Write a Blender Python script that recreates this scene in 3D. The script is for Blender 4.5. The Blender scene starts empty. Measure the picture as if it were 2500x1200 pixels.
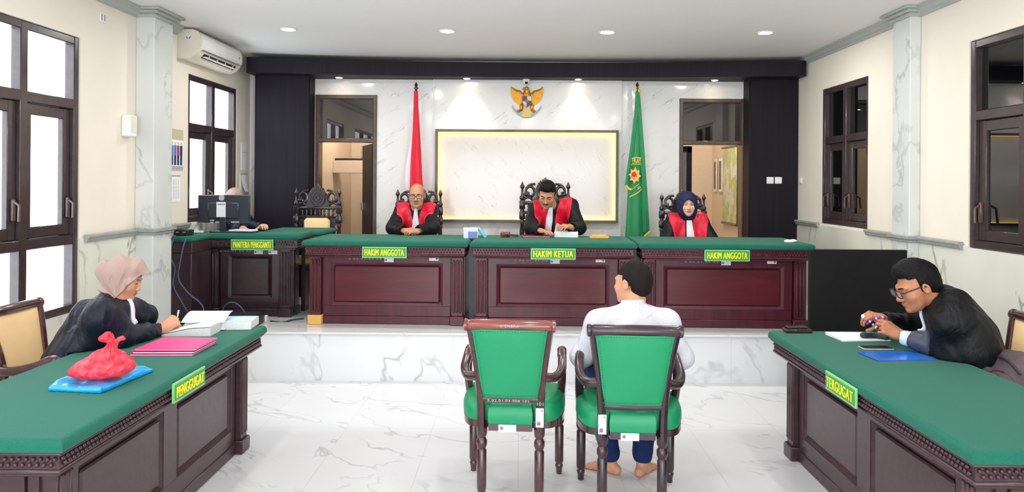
LAMP, SKY, EXPO = 5.5, 4.2, 0.74
import bpy, bmesh, math, random
import numpy as np
from mathutils import Vector, Matrix
random.seed(7)
PI = math.pi
SC = bpy.context.scene
COL = SC.collection

# ---------------------------------------------------------------- camera model (used to survey the room)
F, CX, CY, H, ROLL = 1800.0, 1270.0, 445.0, 1.72, 0.007
def lev(px, py):
    dx, dy = px - CX, py - CY
    c, s = math.cos(ROLL), math.sin(ROLL)
    return dx*c + dy*s, dy*c - dx*s
def at(px, py, Y):
    u, v = lev(px, py)
    return Vector((u*Y/F, Y, H - v*Y/F))
def on_z(px, py, z):
    u, v = lev(px, py)
    Y = F*(H - z)/v
    return Vector((u*Y/F, Y, z))
def on_x(px, py, X):
    u, v = lev(px, py)
    Y = F*X/u
    return Vector((X, Y, H - v*Y/F))

# ---------------------------------------------------------------- materials
def lin(c):
    r = []
    for v in c[:3]:
        v = v/255.0
        r.append(v/12.92 if v <= 0.04045 else ((v+0.055)/1.055)**2.4)
    return (r[0], r[1], r[2], 1.0)
class NT:
    def __init__(s, name):
        s.m = bpy.data.materials.new(name); s.m.use_nodes = True
        s.t = s.m.node_tree; s.t.nodes.clear()
        s.out = s.n('ShaderNodeOutputMaterial')
    def n(s, typ, **kw):
        nd = s.t.nodes.new(typ)
        for k, v in kw.items(): setattr(nd, k, v)
        return nd
    def l(s, a, b): s.t.links.new(a, b)
    def math(s, op, a, b=None, c=None):
        nd = s.n('ShaderNodeMath', operation=op)
        for i, x in enumerate((a, b, c)):
            if x is None: continue
            if isinstance(x, (int, float)): nd.inputs[i].default_value = x
            else: s.l(x, nd.inputs[i])
        return nd.outputs[0]
    def ramp(s, f, a, b, lo=0.0, hi=1.0):
        nd = s.n('ShaderNodeMapRange'); nd.clamp = True
        s.l(f, nd.inputs['Value'])
        nd.inputs['From Min'].default_value = a; nd.inputs['From Max'].default_value = b
        nd.inputs['To Min'].default_value = lo; nd.inputs['To Max'].default_value = hi
        return nd.outputs[0]
    def mix(s, f, a, b):
        nd = s.n('ShaderNodeMix', data_type='RGBA')
        if isinstance(f, (int, float)): nd.inputs[0].default_value = f
        else: s.l(f, nd.inputs[0])
        for i, x in ((6, a), (7, b)):
            if isinstance(x, tuple): nd.inputs[i].default_value = x
            else: s.l(x, nd.inputs[i])
        return nd.outputs[2]
    def coords(s, scale=(1,1,1), rot=(0,0,0), kind='Object'):
        tc = s.n('ShaderNodeTexCoord'); mp = s.n('ShaderNodeMapping')
        s.l(tc.outputs[kind], mp.inputs[0])
        mp.inputs['Rotation'].default_value = rot
        if any(rot):
            m2 = s.n('ShaderNodeMapping'); s.l(mp.outputs[0], m2.inputs[0]); mp = m2
        mp.inputs['Scale'].default_value = scale
        return mp.outputs[0]
    def noise(s, vec, scale=5, detail=3, rough=0.5, dist=0.0):
        nd = s.n('ShaderNodeTexNoise')
        s.l(vec, nd.inputs['Vector'])
        nd.inputs['Scale'].default_value = scale; nd.inputs['Detail'].default_value = detail
        nd.inputs['Roughness'].default_value = rough; nd.inputs['Distortion'].default_value = dist
        return nd.outputs[0]
    def bsdf(s, color, rough=0.5, metal=0.0, spec=0.5, coat=0.0, bump=None, bstr=0.2, bdist=0.01, sheen=0, sub=0, alpha=None, trans=0):
        b = s.n('ShaderNodeBsdfPrincipled')
        if isinstance(color, tuple): b.inputs['Base Color'].default_value = color
        else: s.l(color, b.inputs['Base Color'])
        if isinstance(rough, (int, float)): b.inputs['Roughness'].default_value = rough
        else: s.l(rough, b.inputs['Roughness'])
        b.inputs['Metallic'].default_value = metal
        b.inputs['Specular IOR Level'].default_value = spec
        b.inputs['Coat Weight'].default_value = coat
        b.inputs['Coat Roughness'].default_value = 0.12
        b.inputs['Sheen Weight'].default_value = sheen
        b.inputs['Transmission Weight'].default_value = trans
        if sub:
            b.inputs['Subsurface Weight'].default_value = sub
            b.inputs['Subsurface Scale'].default_value = 0.01
        if bump is not None:
            bp = s.n('ShaderNodeBump')
            bp.inputs['Strength'].default_value = bstr; bp.inputs['Distance'].default_value = bdist
            s.l(bump, bp.inputs['Height']); s.l(bp.outputs[0], b.inputs['Normal'])
        s.l(b.outputs[0], s.out.inputs[0])
        return b
def plain(name, col, rough=0.5, metal=0.0, spec=0.5, coat=0.0, var=0.06, nscale=20, bstr=0.0, sheen=0, sub=0):
    t = NT(name); v = t.coords()
    n = t.noise(v, nscale, 3)
    c = lin(col)
    d = tuple(max(0, x*(1-var)) for x in c[:3]) + (1,)
    e = tuple(min(1, x*(1+var)) for x in c[:3]) + (1,)
    t.bsdf(t.mix(t.ramp(n, 0.3, 0.7), d, e), rough, metal, spec, coat, bump=n if bstr else None, bstr=bstr, bdist=0.004, sheen=sheen, sub=sub)
    return t.m
def wood(name, dark, light, rough=0.3, coat=0.3, scale=(30, 30, 2.2), spec=0.5):
    t = NT(name); v = t.coords(scale)
    n = t.noise(v, 1.0, 5, 0.6, 0.6)
    n2 = t.noise(t.coords(), 2.5, 2)
    f = t.math('ADD', t.math('MULTIPLY', t.ramp(n, 0.3, 0.7), 0.7), t.math('MULTIPLY', n2, 0.4))
    t.bsdf(t.mix(f, lin(dark), lin(light)), rough, coat=coat, spec=spec, bump=n, bstr=0.05, bdist=0.002)
    return t.m
def cloth(name, col, rough=0.6, spec=0.3, wr=0.5, scale=5.0, weave=0.0):
    t = NT(name)
    n = t.noise(t.coords((1, 1, 0.55)), scale, 3, 0.5, 1.8); n2 = t.noise(t.coords((1, 1, 0.4)), scale*3.2, 2, 0.5, 1.0)
    hgt = t.math('ADD', t.math('ABSOLUTE', t.math('SUBTRACT', n, 0.5)), t.math('MULTIPLY', n2, 0.22))
    c = lin(col); d = tuple(x*0.92 for x in c[:3])+(1,); e = tuple(min(1, x*1.06) for x in c[:3])+(1,)
    t.bsdf(t.mix(n2, d, e), rough, spec=spec, bump=hgt, bstr=wr, bdist=0.05)
    return t.m
def emit(name, col, strength):
    t = NT(name); e = t.n('ShaderNodeEmission')
    e.inputs[0].default_value = lin(col); e.inputs[1].default_value = strength
    t.l(e.outputs[0], t.out.inputs[0]); return t.m
def marble(name, base, vein, scale=1.2, width=0.02, strength=0.5, rough=0.12, stretch=(1,1,1), rot=(0,0,0), tile=None, cloud=0.06, gate=(0.42, 0.62), spec=0.5, det=4, line=0.25):
    t = NT(name)
    v = t.coords(stretch, rot)
    n = t.noise(v, scale, det, 0.55, 0.35)
    e = t.math('ABSOLUTE', t.math('SUBTRACT', n, 0.5))
    k = t.ramp(e, 0.0, width, 1.0, 0.0)
    g = t.ramp(t.noise(v, scale*1.7, 2), gate[0], gate[1])
    k = t.math('MULTIPLY', t.math('MULTIPLY', k, g), strength)
    c = t.noise(t.coords(), scale*0.8, 3)
    b0 = lin(base); b1 = tuple(x*(1-cloud*2) for x in b0[:3]) + (1,)
    col = t.mix(t.ramp(c, 0.35, 0.7), b0, b1)
    col = t.mix(k, col, lin(vein))
    if tile:
        tc = t.n('ShaderNodeTexCoord'); sx = t.n('ShaderNodeSeparateXYZ'); t.l(tc.outputs['Object'], sx.inputs[0])
        ks = None
        for i, (per, off) in enumerate(tile):
            if not per: continue
            fr = t.math('FRACT', t.math('DIVIDE', t.math('ADD', sx.outputs[i], 100*per - off), per))
            d = t.math('MULTIPLY', t.math('SUBTRACT', 0.5, t.math('ABSOLUTE', t.math('SUBTRACT', fr, 0.5))), per)
            q = t.ramp(d, 0.0008, 0.0028, 1.0, 0.0)
            ks = q if ks is None else t.math('MAXIMUM', ks, q)
        col = t.mix(t.math('MULTIPLY', ks, line), col, lin((120, 120, 122)))
    t.bsdf(col, rough, spec=spec)
    return t.m
def glass(name, tint, refl_ior=1.5, tr=1.0, rough=0.0):
    t = NT(name)
    a = t.n('ShaderNodeBsdfTransparent'); a.inputs[0].default_value = tuple(x*tr for x in lin(tint)[:3]) + (1,)
    g = t.n('ShaderNodeBsdfGlossy'); g.inputs['Roughness'].default_value = rough
    lw = t.n('ShaderNodeLayerWeight'); lw.inputs[0].default_value = 0.5
    f0 = ((refl_ior-1)/(refl_ior+1))**2*1.9
    fr = t.math('ADD', f0, t.math('MULTIPLY', t.math('POWER', lw.outputs['Facing'], 5.0), 1-f0))
    mx = t.n('ShaderNodeMixShader')
    t.l(fr, mx.inputs[0]); t.l(a.outputs[0], mx.inputs[1]); t.l(g.outputs[0], mx.inputs[2])
    t.l(mx.outputs[0], t.out.inputs[0]); return t.m

M = {}
M['cream'] = plain('cream_paint', (241, 232, 218), 0.6, var=0.02, nscale=3)
M['ceiling'] = plain('ceiling_paint', (238, 236, 235), 0.7, var=0.01, nscale=2)
M['cornice'] = plain('cornice_paint', (176, 181, 176), 0.5, var=0.04)
M['floor'] = marble('floor_marble', (225, 226, 229), (165, 167, 174), 1.15, 0.012, 0.6, 0.1, (0.8, 1.5, 1), (0, 0, 0.6), ((0.6, 0.0), (1.2, 0.35), None and (0, 0) or (0, 0)), 0.02, (0.38, 0.55))
M['riser'] = marble('riser_marble', (236, 237, 240), (160, 162, 170), 1.3, 0.016, 0.65, 0.1, (1.2, 1, 0.7), (0, 0.5, 0), ((1.2, -1.77), (0, 0), (0, 0)), 0.02, (0.38, 0.55))
M['wallmarble'] = marble('white_wall_marble', (240, 239, 238), (164, 161, 162), 2.3, 0.014, 0.6, 0.09, (0.9, 1, 5.0), (0, 0.62, 0), None, 0.02, (0.49, 0.62), det=3)
M['panelmarble'] = marble('lit_panel_marble', (226, 222, 219), (176, 166, 162), 2.3, 0.014, 0.6, 0.12, (0.9, 1, 5.0), (0, -0.95, 0), None, 0.02, (0.49, 0.62), det=3)
M['dado'] = marble('dado_marble', (228, 229, 216), (120, 122, 112), 1.6, 0.02, 0.7, 0.18, (1, 1, 0.55), (0.2, 0.2, 0), None, 0.08, (0.35, 0.6), det=6)
M['column'] = marble('column_marble', (220, 224, 222), (150, 156, 156), 1.7, 0.02, 0.6, 0.2, (1, 1, 0.8), (0.3, 0.5, 0), None, 0.06, (0.35, 0.6), det=5)
M['trimstone'] = plain('grey_stone_trim', (158, 162, 158), 0.35, var=0.1, nscale=14)
M['panel'] = wood('dark_panel_wood', (16, 14, 21), (33, 29, 40), 0.55, 0.0, (60, 60, 1.0), 0.2)
M['frame'] = wood('window_frame_wood', (42, 31, 34), (68, 53, 55), 0.3, 0.3, (20, 20, 20))
M['bronze'] = wood('door_frame_bronze', (64, 48, 42), (98, 78, 66), 0.3, 0.3, (20, 20, 20))
M['mahog'] = wood('mahogany_wood', (58, 16, 30), (92, 30, 46), 0.36, 0.12, (26, 26, 2.0))
M['mahogp'] = wood('mahogany_field', (70, 17, 26), (98, 28, 36), 0.34, 0.15, (3.0, 26, 26))
M['darkwood'] = wood('dark_mahogany', (34, 19, 26), (60, 38, 46), 0.28, 0.3, (14, 14, 14))
M['sidewood'] = wood('side_desk_mahogany', (44, 22, 30), (72, 44, 52), 0.3, 0.15, (26, 3, 26))
M['chairwood'] = wood('chair_mahogany', (46, 22, 26), (84, 44, 46), 0.22, 0.6, (18, 18, 18))
M['railred'] = wood('chair_rail_reddish', (92, 38, 36), (150, 72, 64), 0.2, 0.7, (4, 30, 30))
M['carve'] = wood('carved_black_wood', (26, 18, 24), (58, 44, 52), 0.28, 0.5, (20, 20, 20))
M['felt'] = plain('green_felt', (26, 102, 84), 0.8, var=0.1, nscale=160, bstr=0.1, sheen=0.08, spec=0.2)
M['vinyl'] = plain('green_vinyl', (10, 142, 94), 0.42, var=0.04, nscale=8)
M['creamvinyl'] = plain('cream_vinyl', (238, 203, 150), 0.4, var=0.05, nscale=6)
M['yellowblock'] = wood('yellow_block_wood', (214, 160, 70), (242, 196, 100), 0.5, 0.1, (4, 20, 20))
M['white'] = plain('white_plastic', (240, 240, 238), 0.35, var=0.02)
M['acwhite'] = plain('air_conditioner_plastic', (232, 224, 210), 0.4, var=0.02)
M['paper'] = plain('white_paper', (246, 246, 250), 0.7, var=0.02, nscale=60)
M['stickerm'] = plain('sticker_paper', (232, 232, 240), 0.5, var=0.03)
M['ink'] = plain('grey_ink', (120, 122, 132), 0.6)
M['whiteink'] = plain('white_paint_marking', (176, 170, 172), 0.6)
M['black'] = plain('black_plastic', (22, 22, 26), 0.35)
M['mon'] = plain('monitor_plastic', (40, 46, 56), 0.4)
M['signgreen'] = plain('sign_green', (58, 152, 60), 0.35)
M['signborder'] = plain('sign_pale_green', (140, 206, 140), 0.35)
M['yellow'] = plain('sign_yellow', (246, 236, 30), 0.4)
M['gold'] = plain('gold_paint', (205, 145, 48), 0.32, 0.55, var=0.15, nscale=30)
M['goldpale'] = plain('pale_gold_paint', (212, 180, 110), 0.4, 0.2)
M['chrome'] = plain('steel', (190, 190, 190), 0.25, 1.0)
M['skinw'] = plain('skin_warm', (208, 150, 120), 0.5, var=0.05, nscale=30, sub=0.06)
M['skinm'] = plain('skin_brown', (196, 140, 108), 0.5, var=0.06, nscale=30, sub=0.06)
M['skinf'] = plain('skin_light', (222, 172, 146), 0.5, var=0.05, nscale=30, sub=0.06)
M['skind'] = plain('skin_tan', (190, 126, 92), 0.48, var=0.06, nscale=30, sub=0.06)
M['lip'] = plain('lips', (184, 112, 100), 0.45)
M['hair'] = plain('black_hair', (9, 8, 10), 0.6, var=0.3, nscale=120, bstr=0.5, spec=0.2)
M['buzz'] = plain('short_hair', (30, 25, 26), 0.75, var=0.35, nscale=160, bstr=0.4, spec=0.15)
M['greyhair'] = plain('grey_hair', (92, 82, 78), 0.6, var=0.3, nscale=120)
M['robe'] = cloth('black_robe_cloth', (11, 11, 17), 0.55, 0.3, 0.55)
M['robenavy'] = cloth('navy_robe_cloth', (12, 17, 38), 0.5, 0.35, 0.55)
M['robetrim'] = plain('robe_satin_cuff', (62, 64, 82), 0.4, var=0.08)
M['redcloth'] = cloth('red_satin', (222, 18, 54), 0.42, 0.45, 0.35, 6)
M['jabot'] = plain('white_cotton', (236, 236, 248), 0.7, var=0.03, bstr=0.1)
M['shirt'] = cloth('white_shirt_cloth', (212, 211, 222), 0.75, 0.3, 0.6, 4.5)
M['cuff'] = plain('pale_blue_cuff', (206, 224, 228), 0.7, var=0.03)
M['jeans'] = cloth('blue_denim', (28, 46, 94), 0.8, 0.2, 0.5, 7)
M['hijab'] = cloth('beige_scarf', (176, 149, 141), 0.7, 0.3, 0.4, 6)
M['hijabnavy'] = cloth('navy_scarf', (30, 36, 76), 0.6, 0.3, 0.45, 7)
M['eyewhite'] = plain('eye_white', (232, 226, 220), 0.25)
M['iris'] = plain('dark_iris', (30, 20, 18), 0.2)
M['flagred'] = plain('flag_red', (226, 30, 56), 0.6, var=0.06, nscale=8)
M['flagwhite'] = plain('flag_white', (240, 236, 244), 0.6, var=0.02)
M['flaggreen'] = plain('flag_green', (30, 136, 84), 0.5, var=0.06, nscale=8)
M['flaggold'] = plain('flag_gold', (228, 196, 72), 0.5, var=0.1)
M['pane'] = glass('clear_pane', (250, 252, 255))
M['darkpane'] = glass('dark_pane', (120, 118, 130), 1.75)
M['smokepane'] = glass('smoked_transom_pane', (110, 112, 122), 1.6)
M['lens'] = glass('spectacle_lens', (245, 245, 245), 1.3)
M['darkroom'] = plain('corridor_blackout_tone', (44, 42, 50), 0.7)  # dark walls put in so the right-hand panes look unlit
M['beige'] = plain('beige_room_paint', (222, 208, 190), 0.7, var=0.02)
M['curtain'] = plain('brown_curtain', (150, 116, 100), 0.8, var=0.1)
# ---------------------------------------------------------------- mesh helpers
def wm(o):
    m = o.matrix_basis.copy()
    p = o.parent
    while p is not None:
        m = p.matrix_basis @ m
        p = p.parent
    return m
def link(name, me, mats, parent=None, smooth=True, ang=38):
    if not isinstance(mats, (list, tuple)): mats = [mats]
    for m in mats: me.materials.append(M[m] if isinstance(m, str) else m)
    o = bpy.data.objects.new(name, me); COL.objects.link(o)
    if parent is not None: o.parent = parent
    if smooth:
        me.polygons.foreach_set('use_smooth', [True]*len(me.polygons))
        if ang: me.set_sharp_from_angle(angle=math.radians(ang))
    return o
class MB:
    def __init__(s): s.v = []; s.f = []; s.mi = []; s.cur = 0
    def add(s, vs, fs, M4=None):
        b = len(s.v)
        for p in vs:
            p = Vector(p)
            s.v.append(M4 @ p if M4 is not None else p)
        for f in fs: s.f.append(tuple(b+i for i in f)); s.mi.append(s.cur)
        return s
    def box(s, c, d, b=0.0, M4=None):
        hx, hy, hz = (x/2 for x in d)
        b = min(b, hx*0.9, hy*0.9, hz*0.9)
        c = Vector(c)
        if b <= 0:
            vs = [c+Vector((x*hx, y*hy, z*hz)) for x in (-1,1) for y in (-1,1) for z in (-1,1)]
            return s.add(vs, [(0,1,3,2),(4,6,7,5),(0,4,5,1),(2,3,7,6),(0,2,6,4),(1,5,7,3)], M4)
        h = (hx, hy, hz); idx = {}; vs = []
        for sx in (-1,1):
            for sy in (-1,1):
                for sz in (-1,1):
                    for a in range(3):
                        sg = (sx, sy, sz)
                        idx[(sx,sy,sz,a)] = len(vs)
                        vs.append(c+Vector([sg[i]*(h[i] if i == a else h[i]-b) for i in range(3)]))
        fs = []
        for a in range(3):
            o1, o2 = [i for i in range(3) if i != a]
            for sg in (-1,1):
                q = []
                for u, w in ((-1,-1),(1,-1),(1,1),(-1,1)):
                    k = [0,0,0]; k[a] = sg; k[o1] = u; k[o2] = w
                    q.append(idx[(*k, a)])
                fs.append(q)
        for a in range(3):
            o1, o2 = [i for i in range(3) if i != a]
            for u in (-1,1):
                for w in (-1,1):
                    def g(sa, ax):
                        k = [0,0,0]; k[a] = sa; k[o1] = u; k[o2] = w
                        return idx[(*k, ax)]
                    fs.append([g(-1,o1), g(1,o1), g(1,o2), g(-1,o2)])
        for sx in (-1,1):
            for sy in (-1,1):
                for sz in (-1,1):
                    fs.append([idx[(sx,sy,sz,a)] for a in range(3)])
        return s.add(vs, fs, M4)
    def bb(s, x0, x1, y0, y1, z0, z1, b=0.0, M4=None):
        return s.box(((x0+x1)/2, (y0+y1)/2, (z0+z1)/2), (abs(x1-x0), abs(y1-y0), abs(z1-z0)), b, M4)
    def slab(s, L, D, z0, z1, r, n=6):
        lay = [(r*(1-math.sin(a)), z1-r*(1-math.cos(a))) for a in [PI/2*i/n for i in range(n+1)]]
        lay = [(r-r*math.sin(PI/2*i/n), z1-r+r*math.cos(PI/2*i/n)) for i in range(n+1)]+[(0, z0+0.006), (0.006, z0)]
        vs = [(sx*(L/2-q), sy*(D/2-q), z) for q, z in lay for sx, sy in ((-1,-1),(1,-1),(1,1),(-1,1))]
        fs = [(0,1,2,3), tuple(range(4*len(lay)-4, 4*len(lay)))]
        for i in range(len(lay)-1): fs += [(4*i+k, 4*i+(k+1) % 4, 4*i+4+(k+1) % 4, 4*i+4+k) for k in range(4)]
        return s.add(vs, fs)
    def prism(s, poly, h0, h1, M4=None):
        n = len(poly)                       # poly in local XY, extruded along local Z
        vs = [(x, y, h0) for x, y in poly] + [(x, y, h1) for x, y in poly]
        fs = [tuple(range(n))[::-1], tuple(range(n, 2*n))] + [(i, (i+1) % n, n+(i+1) % n, n+i) for i in range(n)]
        return s.add(vs, fs, M4)
    def lathe(s, prof, c=(0,0,0), seg=16, M4=None, sq=1.0):
        vs = []; fs = []; n = len(prof)
        for r, z in prof:
            for k in range(seg):
                a = 2*PI*k/seg
                vs.append((c[0]+r*math.cos(a), c[1]+r*sq*math.sin(a), c[2]+z))
        for i in range(n-1):
            for k in range(seg):
                fs.append((i*seg+k, i*seg+(k+1) % seg, (i+1)*seg+(k+1) % seg, (i+1)*seg+k))
        fs.append(tuple(range(seg))[::-1]); fs.append(tuple(range((n-1)*seg, n*seg)))
        return s.add(vs, fs, M4)
    def ell(s, c, r, seg=14, rings=8, M4=None):
        c = Vector(c); vs = [c+Vector((0,0,-r[2]))]; fs = []
        for i in range(1, rings):
            t = -PI/2+PI*i/rings
            for k in range(seg):
                a = 2*PI*k/seg
                vs.append(c+Vector((r[0]*math.cos(t)*math.cos(a), r[1]*math.cos(t)*math.sin(a), r[2]*math.sin(t))))
        vs.append(c+Vector((0,0,r[2]))); top = len(vs)-1
        for k in range(seg): fs.append((0, 1+(k+1) % seg, 1+k))
        for i in range(rings-2):
            for k in range(seg):
                a = 1+i*seg; fs.append((a+k, a+(k+1) % seg, a+seg+(k+1) % seg, a+seg+k))
        a = 1+(rings-2)*seg
        for k in range(seg): fs.append((a+k, a+(k+1) % seg, top))
        return s.add(vs, fs, M4)
    def tube(s, pts, r, seg=8, M4=None, closed=False, sq=None):
        pts = [Vector(p) for p in pts]; n = len(pts)
        rr = r if isinstance(r, (list, tuple)) else [r]*n
        vs = []; fs = []; up = None
        for i, p in enumerate(pts):
            if closed: t = (pts[(i+1) % n]-pts[i-1])
            else: t = pts[min(i+1, n-1)]-pts[max(i-1, 0)]
            t = t.normalized() if t.length > 1e-9 else Vector((0,0,1))
            if up is None:
                up = Vector((0,0,1)) if abs(t.z) < 0.9 else Vector((1,0,0))
            a = (up-t*up.dot(t)).normalized(); b = t.cross(a); up = a
            for k in range(seg):
                q = 2*PI*k/seg
                vs.append(p+a*(rr[i]*math.cos(q))*(sq or 1)+b*(rr[i]*math.sin(q)))
        m = n if closed else n-1
        for i in range(m):
            j = (i+1) % n
            for k in range(seg):
                fs.append((i*seg+k, i*seg+(k+1) % seg, j*seg+(k+1) % seg, j*seg+k))
        if not closed:
            fs.append(tuple(range(seg))[::-1]); fs.append(tuple(range((n-1)*seg, n*seg)))
        return s.add(vs, fs, M4)
    def grid(s, fn, nu, nv, M4=None):
        vs = [fn(i/nu, j/nv) for i in range(nu+1) for j in range(nv+1)]
        fs = [(i*(nv+1)+j, (i+1)*(nv+1)+j, (i+1)*(nv+1)+j+1, i*(nv+1)+j+1) for i in range(nu) for j in range(nv)]
        return s.add(vs, fs, M4)
    def build(s, name, mats, parent=None, world=False, smooth=True, ang=38):
        vs = s.v
        if world and parent is not None:
            inv = wm(parent).inverted(); vs = [inv @ p for p in vs]
        me = bpy.data.meshes.new(name)
        me.from_pydata([tuple(p) for p in vs], [], s.f)
        me.polygons.foreach_set('material_index', s.mi)
        bm = bmesh.new(); bm.from_mesh(me)
        bmesh.ops.recalc_face_normals(bm, faces=bm.faces); bm.to_mesh(me); bm.free()
        me.update()
        return link(name, me, mats, parent, smooth, ang)
def smoothpath(pts, n=6):
    pts = [Vector(p) for p in pts]; out = []
    for i in range(len(pts)-1):
        p0 = pts[max(i-1, 0)]; p1 = pts[i]; p2 = pts[i+1]; p3 = pts[min(i+2, len(pts)-1)]
        for k in range(n):
            t = k/n
            out.append(0.5*((2*p1)+(p2-p0)*t+(2*p0-5*p1+4*p2-p3)*t*t+(3*p1-p0-3*p2+p3)*t**3))
    out.append(pts[-1]); return out
def Mt(loc=(0,0,0), rx=0, ry=0, rz=0):
    return Matrix.Translation(Vector(loc)) @ Matrix.Rotation(rz, 4, 'Z') @ Matrix.Rotation(ry, 4, 'Y') @ Matrix.Rotation(rx, 4, 'X')
XZ = Matrix(((1,0,0,0),(0,0,-1,0),(0,1,0,0),(0,0,0,1)))     # local XY polygon -> XZ plane, local +Z -> -Y (towards the viewer)
def tag(o, label, cat, group=None):
    o['label'] = label; o['category'] = cat
    if group: o['group'] = group
    return o
def thing(name, label, cat, loc=(0,0,0), rz=0.0, group=None):
    o = bpy.data.objects.new(name, None); o.empty_display_size = 0.1; COL.objects.link(o)
    o.location = loc; o.rotation_euler = (0, 0, rz)
    return tag(o, label, cat, group)
def struct(o): o['kind'] = 'structure'; return o
def dup(root, label=None, loc=None, rz=None):
    def cp(o, par):
        c = o.copy(); COL.objects.link(c)
        if par is not None: c.parent = par
        for k in o.children: cp(k, c)
        return c
    r = cp(root, None)
    if label: r['label'] = label
    if loc is not None: r.location = loc
    if rz is not None: r.rotation_euler = (0, 0, rz)
    return r
def text_geo(txt, w, h, depth=0.003, bold=0.02, space=1.0):
    cu = bpy.data.curves.new('lettering', 'FONT'); cu.body = txt; cu.offset = bold; cu.extrude = 0.01; cu.resolution_u = 3; cu.space_character = space
    ob = bpy.data.objects.new('lettering', cu); COL.objects.link(ob)
    dg = bpy.context.evaluated_depsgraph_get(); dg.update()
    me = bpy.data.meshes.new_from_object(ob.evaluated_get(dg))
    vs = [v.co.copy() for v in me.vertices]; fs = [tuple(p.vertices) for p in me.polygons]
    bpy.data.objects.remove(ob); bpy.data.curves.remove(cu); bpy.data.meshes.remove(me)
    x0 = min(v.x for v in vs); x1 = max(v.x for v in vs); y0 = min(v.y for v in vs); y1 = max(v.y for v in vs)
    out = [((v.x-x0)/(x1-x0)*w-w/2, (v.y-y0)/(y1-y0)*h-h/2, depth if v.z > 0 else 0) for v in vs]
    return out, fs

# ---------------------------------------------------------------- distance-field bodies -> one continuous skin
def fsin(X, Y, Z, seed, freq):
    rs = np.random.RandomState(seed); o = 0
    for i in range(4):
        d = rs.normal(size=3); d /= np.linalg.norm(d)
        o = o+np.sin((X*d[0]+Y*d[1]+Z*d[2])*freq*(0.7+0.3*i)+rs.rand()*6.28)
    return (o/4).astype(np.float32)
class SDF:
    def __init__(s, vox=0.006): s.p = []; s.h = vox
    def cap(s, a, b, ra, rb=None, k=0.012, sub=False, flat=None):
        s.p.append(('c', np.array(a, float), np.array(b, float), ra, ra if rb is None else rb, k, sub, flat)); return s
    def path(s, pts, rs, k=0.012, flat=None):
        for i in range(len(pts)-1): s.cap(pts[i], pts[i+1], rs[i], rs[i+1], k, False, flat)
        return s
    def ell(s, c, r, R=None, k=0.012, sub=False):
        s.p.append(('e', np.array(c, float), np.array(r, float), np.eye(3) if R is None else np.array(R, float), k, sub)); return s
    def bounds(s):
        lo = np.full(3, 1e9); hi = -lo
        for q in s.p:
            a, b, sub = s.bb(q)
            if sub: continue
            lo = np.minimum(lo, a); hi = np.maximum(hi, b)
        return lo, hi
    def bb(s, q):
        if q[0] == 'c':
            r = max(q[3], q[4]); return np.minimum(q[1], q[2])-r, np.maximum(q[1], q[2])+r, q[6]
        e = np.sqrt(((q[3]*q[2][None, :])**2).sum(1)); return q[1]-e, q[1]+e, q[5]
    def field(s, pad=0.02, lo=None, hi=None):
        l, u = s.bounds()
        l = (l if lo is None else np.array(lo))-pad; u = (u if hi is None else np.array(hi))+pad
        h = s.h; n = np.ceil((u-l)/h).astype(int)+1
        ax = [(l[i]+h*np.arange(n[i])).astype(np.float32) for i in range(3)]
        d = np.full(n, 0.5, np.float32)
        for q in s.p:
            a, b, sub = s.bb(q); k = q[5] if q[0] == 'c' else q[4]
            m = max(k*1.2, 0)+3.5*h+0.012
            i0 = np.clip(np.floor((a-m-l)/h).astype(int), 0, n); i1 = np.clip(np.ceil((b+m-l)/h).astype(int)+1, 0, n)
            if (i1 <= i0).any(): continue
            X = ax[0][i0[0]:i1[0], None, None]; Y = ax[1][None, i0[1]:i1[1], None]; Z = ax[2][None, None, i0[2]:i1[2]]
            if q[0] == 'c':
                _, A, B, ra, rb, k, sub, flat = q
                px, py, pz = X-A[0], Y-A[1], Z-A[2]; v = B-A
                if flat is not None:
                    nn, f = np.array(flat[0], float), flat[1]; g = 1/f-1
                    dn = px*nn[0]+py*nn[1]+pz*nn[2]
                    px, py, pz = px+nn[0]*g*dn, py+nn[1]*g*dn, pz+nn[2]*g*dn
                    v = v+nn*g*v.dot(nn)
                vv = max(v.dot(v), 1e-9)
                t = np.clip((px*v[0]+py*v[1]+pz*v[2])/vv, 0, 1)
                e = np.sqrt((px-t*v[0])**2+(py-t*v[1])**2+(pz-t*v[2])**2)-(ra+(rb-ra)*t)
                if flat is not None: e = e*0.85
            else:
                _, c, r, R, k, sub = q
                px, py, pz = X-c[0], Y-c[1], Z-c[2]
                a0 = (px*R[0,0]+py*R[1,0]+pz*R[2,0]); a1 = (px*R[0,1]+py*R[1,1]+pz*R[2,1]); a2 = (px*R[0,2]+py*R[1,2]+pz*R[2,2])
                k0 = np.sqrt((a0/r[0])**2+(a1/r[1])**2+(a2/r[2])**2); k1 = np.sqrt((a0/r[0]**2)**2+(a1/r[1]**2)**2+(a2/r[2]**2)**2)
                e = k0*(k0-1)/np.maximum(k1, 1e-6)
            D = d[i0[0]:i1[0], i0[1]:i1[1], i0[2]:i1[2]]
            if sub: e = -e; D1 = -D; e1 = -e
            else: D1 = D; e1 = e
            if k > 0:
                w = np.clip(0.5+0.5*(D1-e1)/k, 0, 1); r_ = e1*w+D1*(1-w)-k*w*(1-w)
            else: r_ = np.minimum(D1, e1)
            D[...] = (-r_ if sub else r_)
        s.ax = ax; s.lo = l
        s.X = ax[0][:, None, None]; s.Y = ax[1][None, :, None]; s.Z = ax[2][None, None, :]
        return d
    def mesh(s, d):
        return snets(d, s.lo, s.h)
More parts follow.
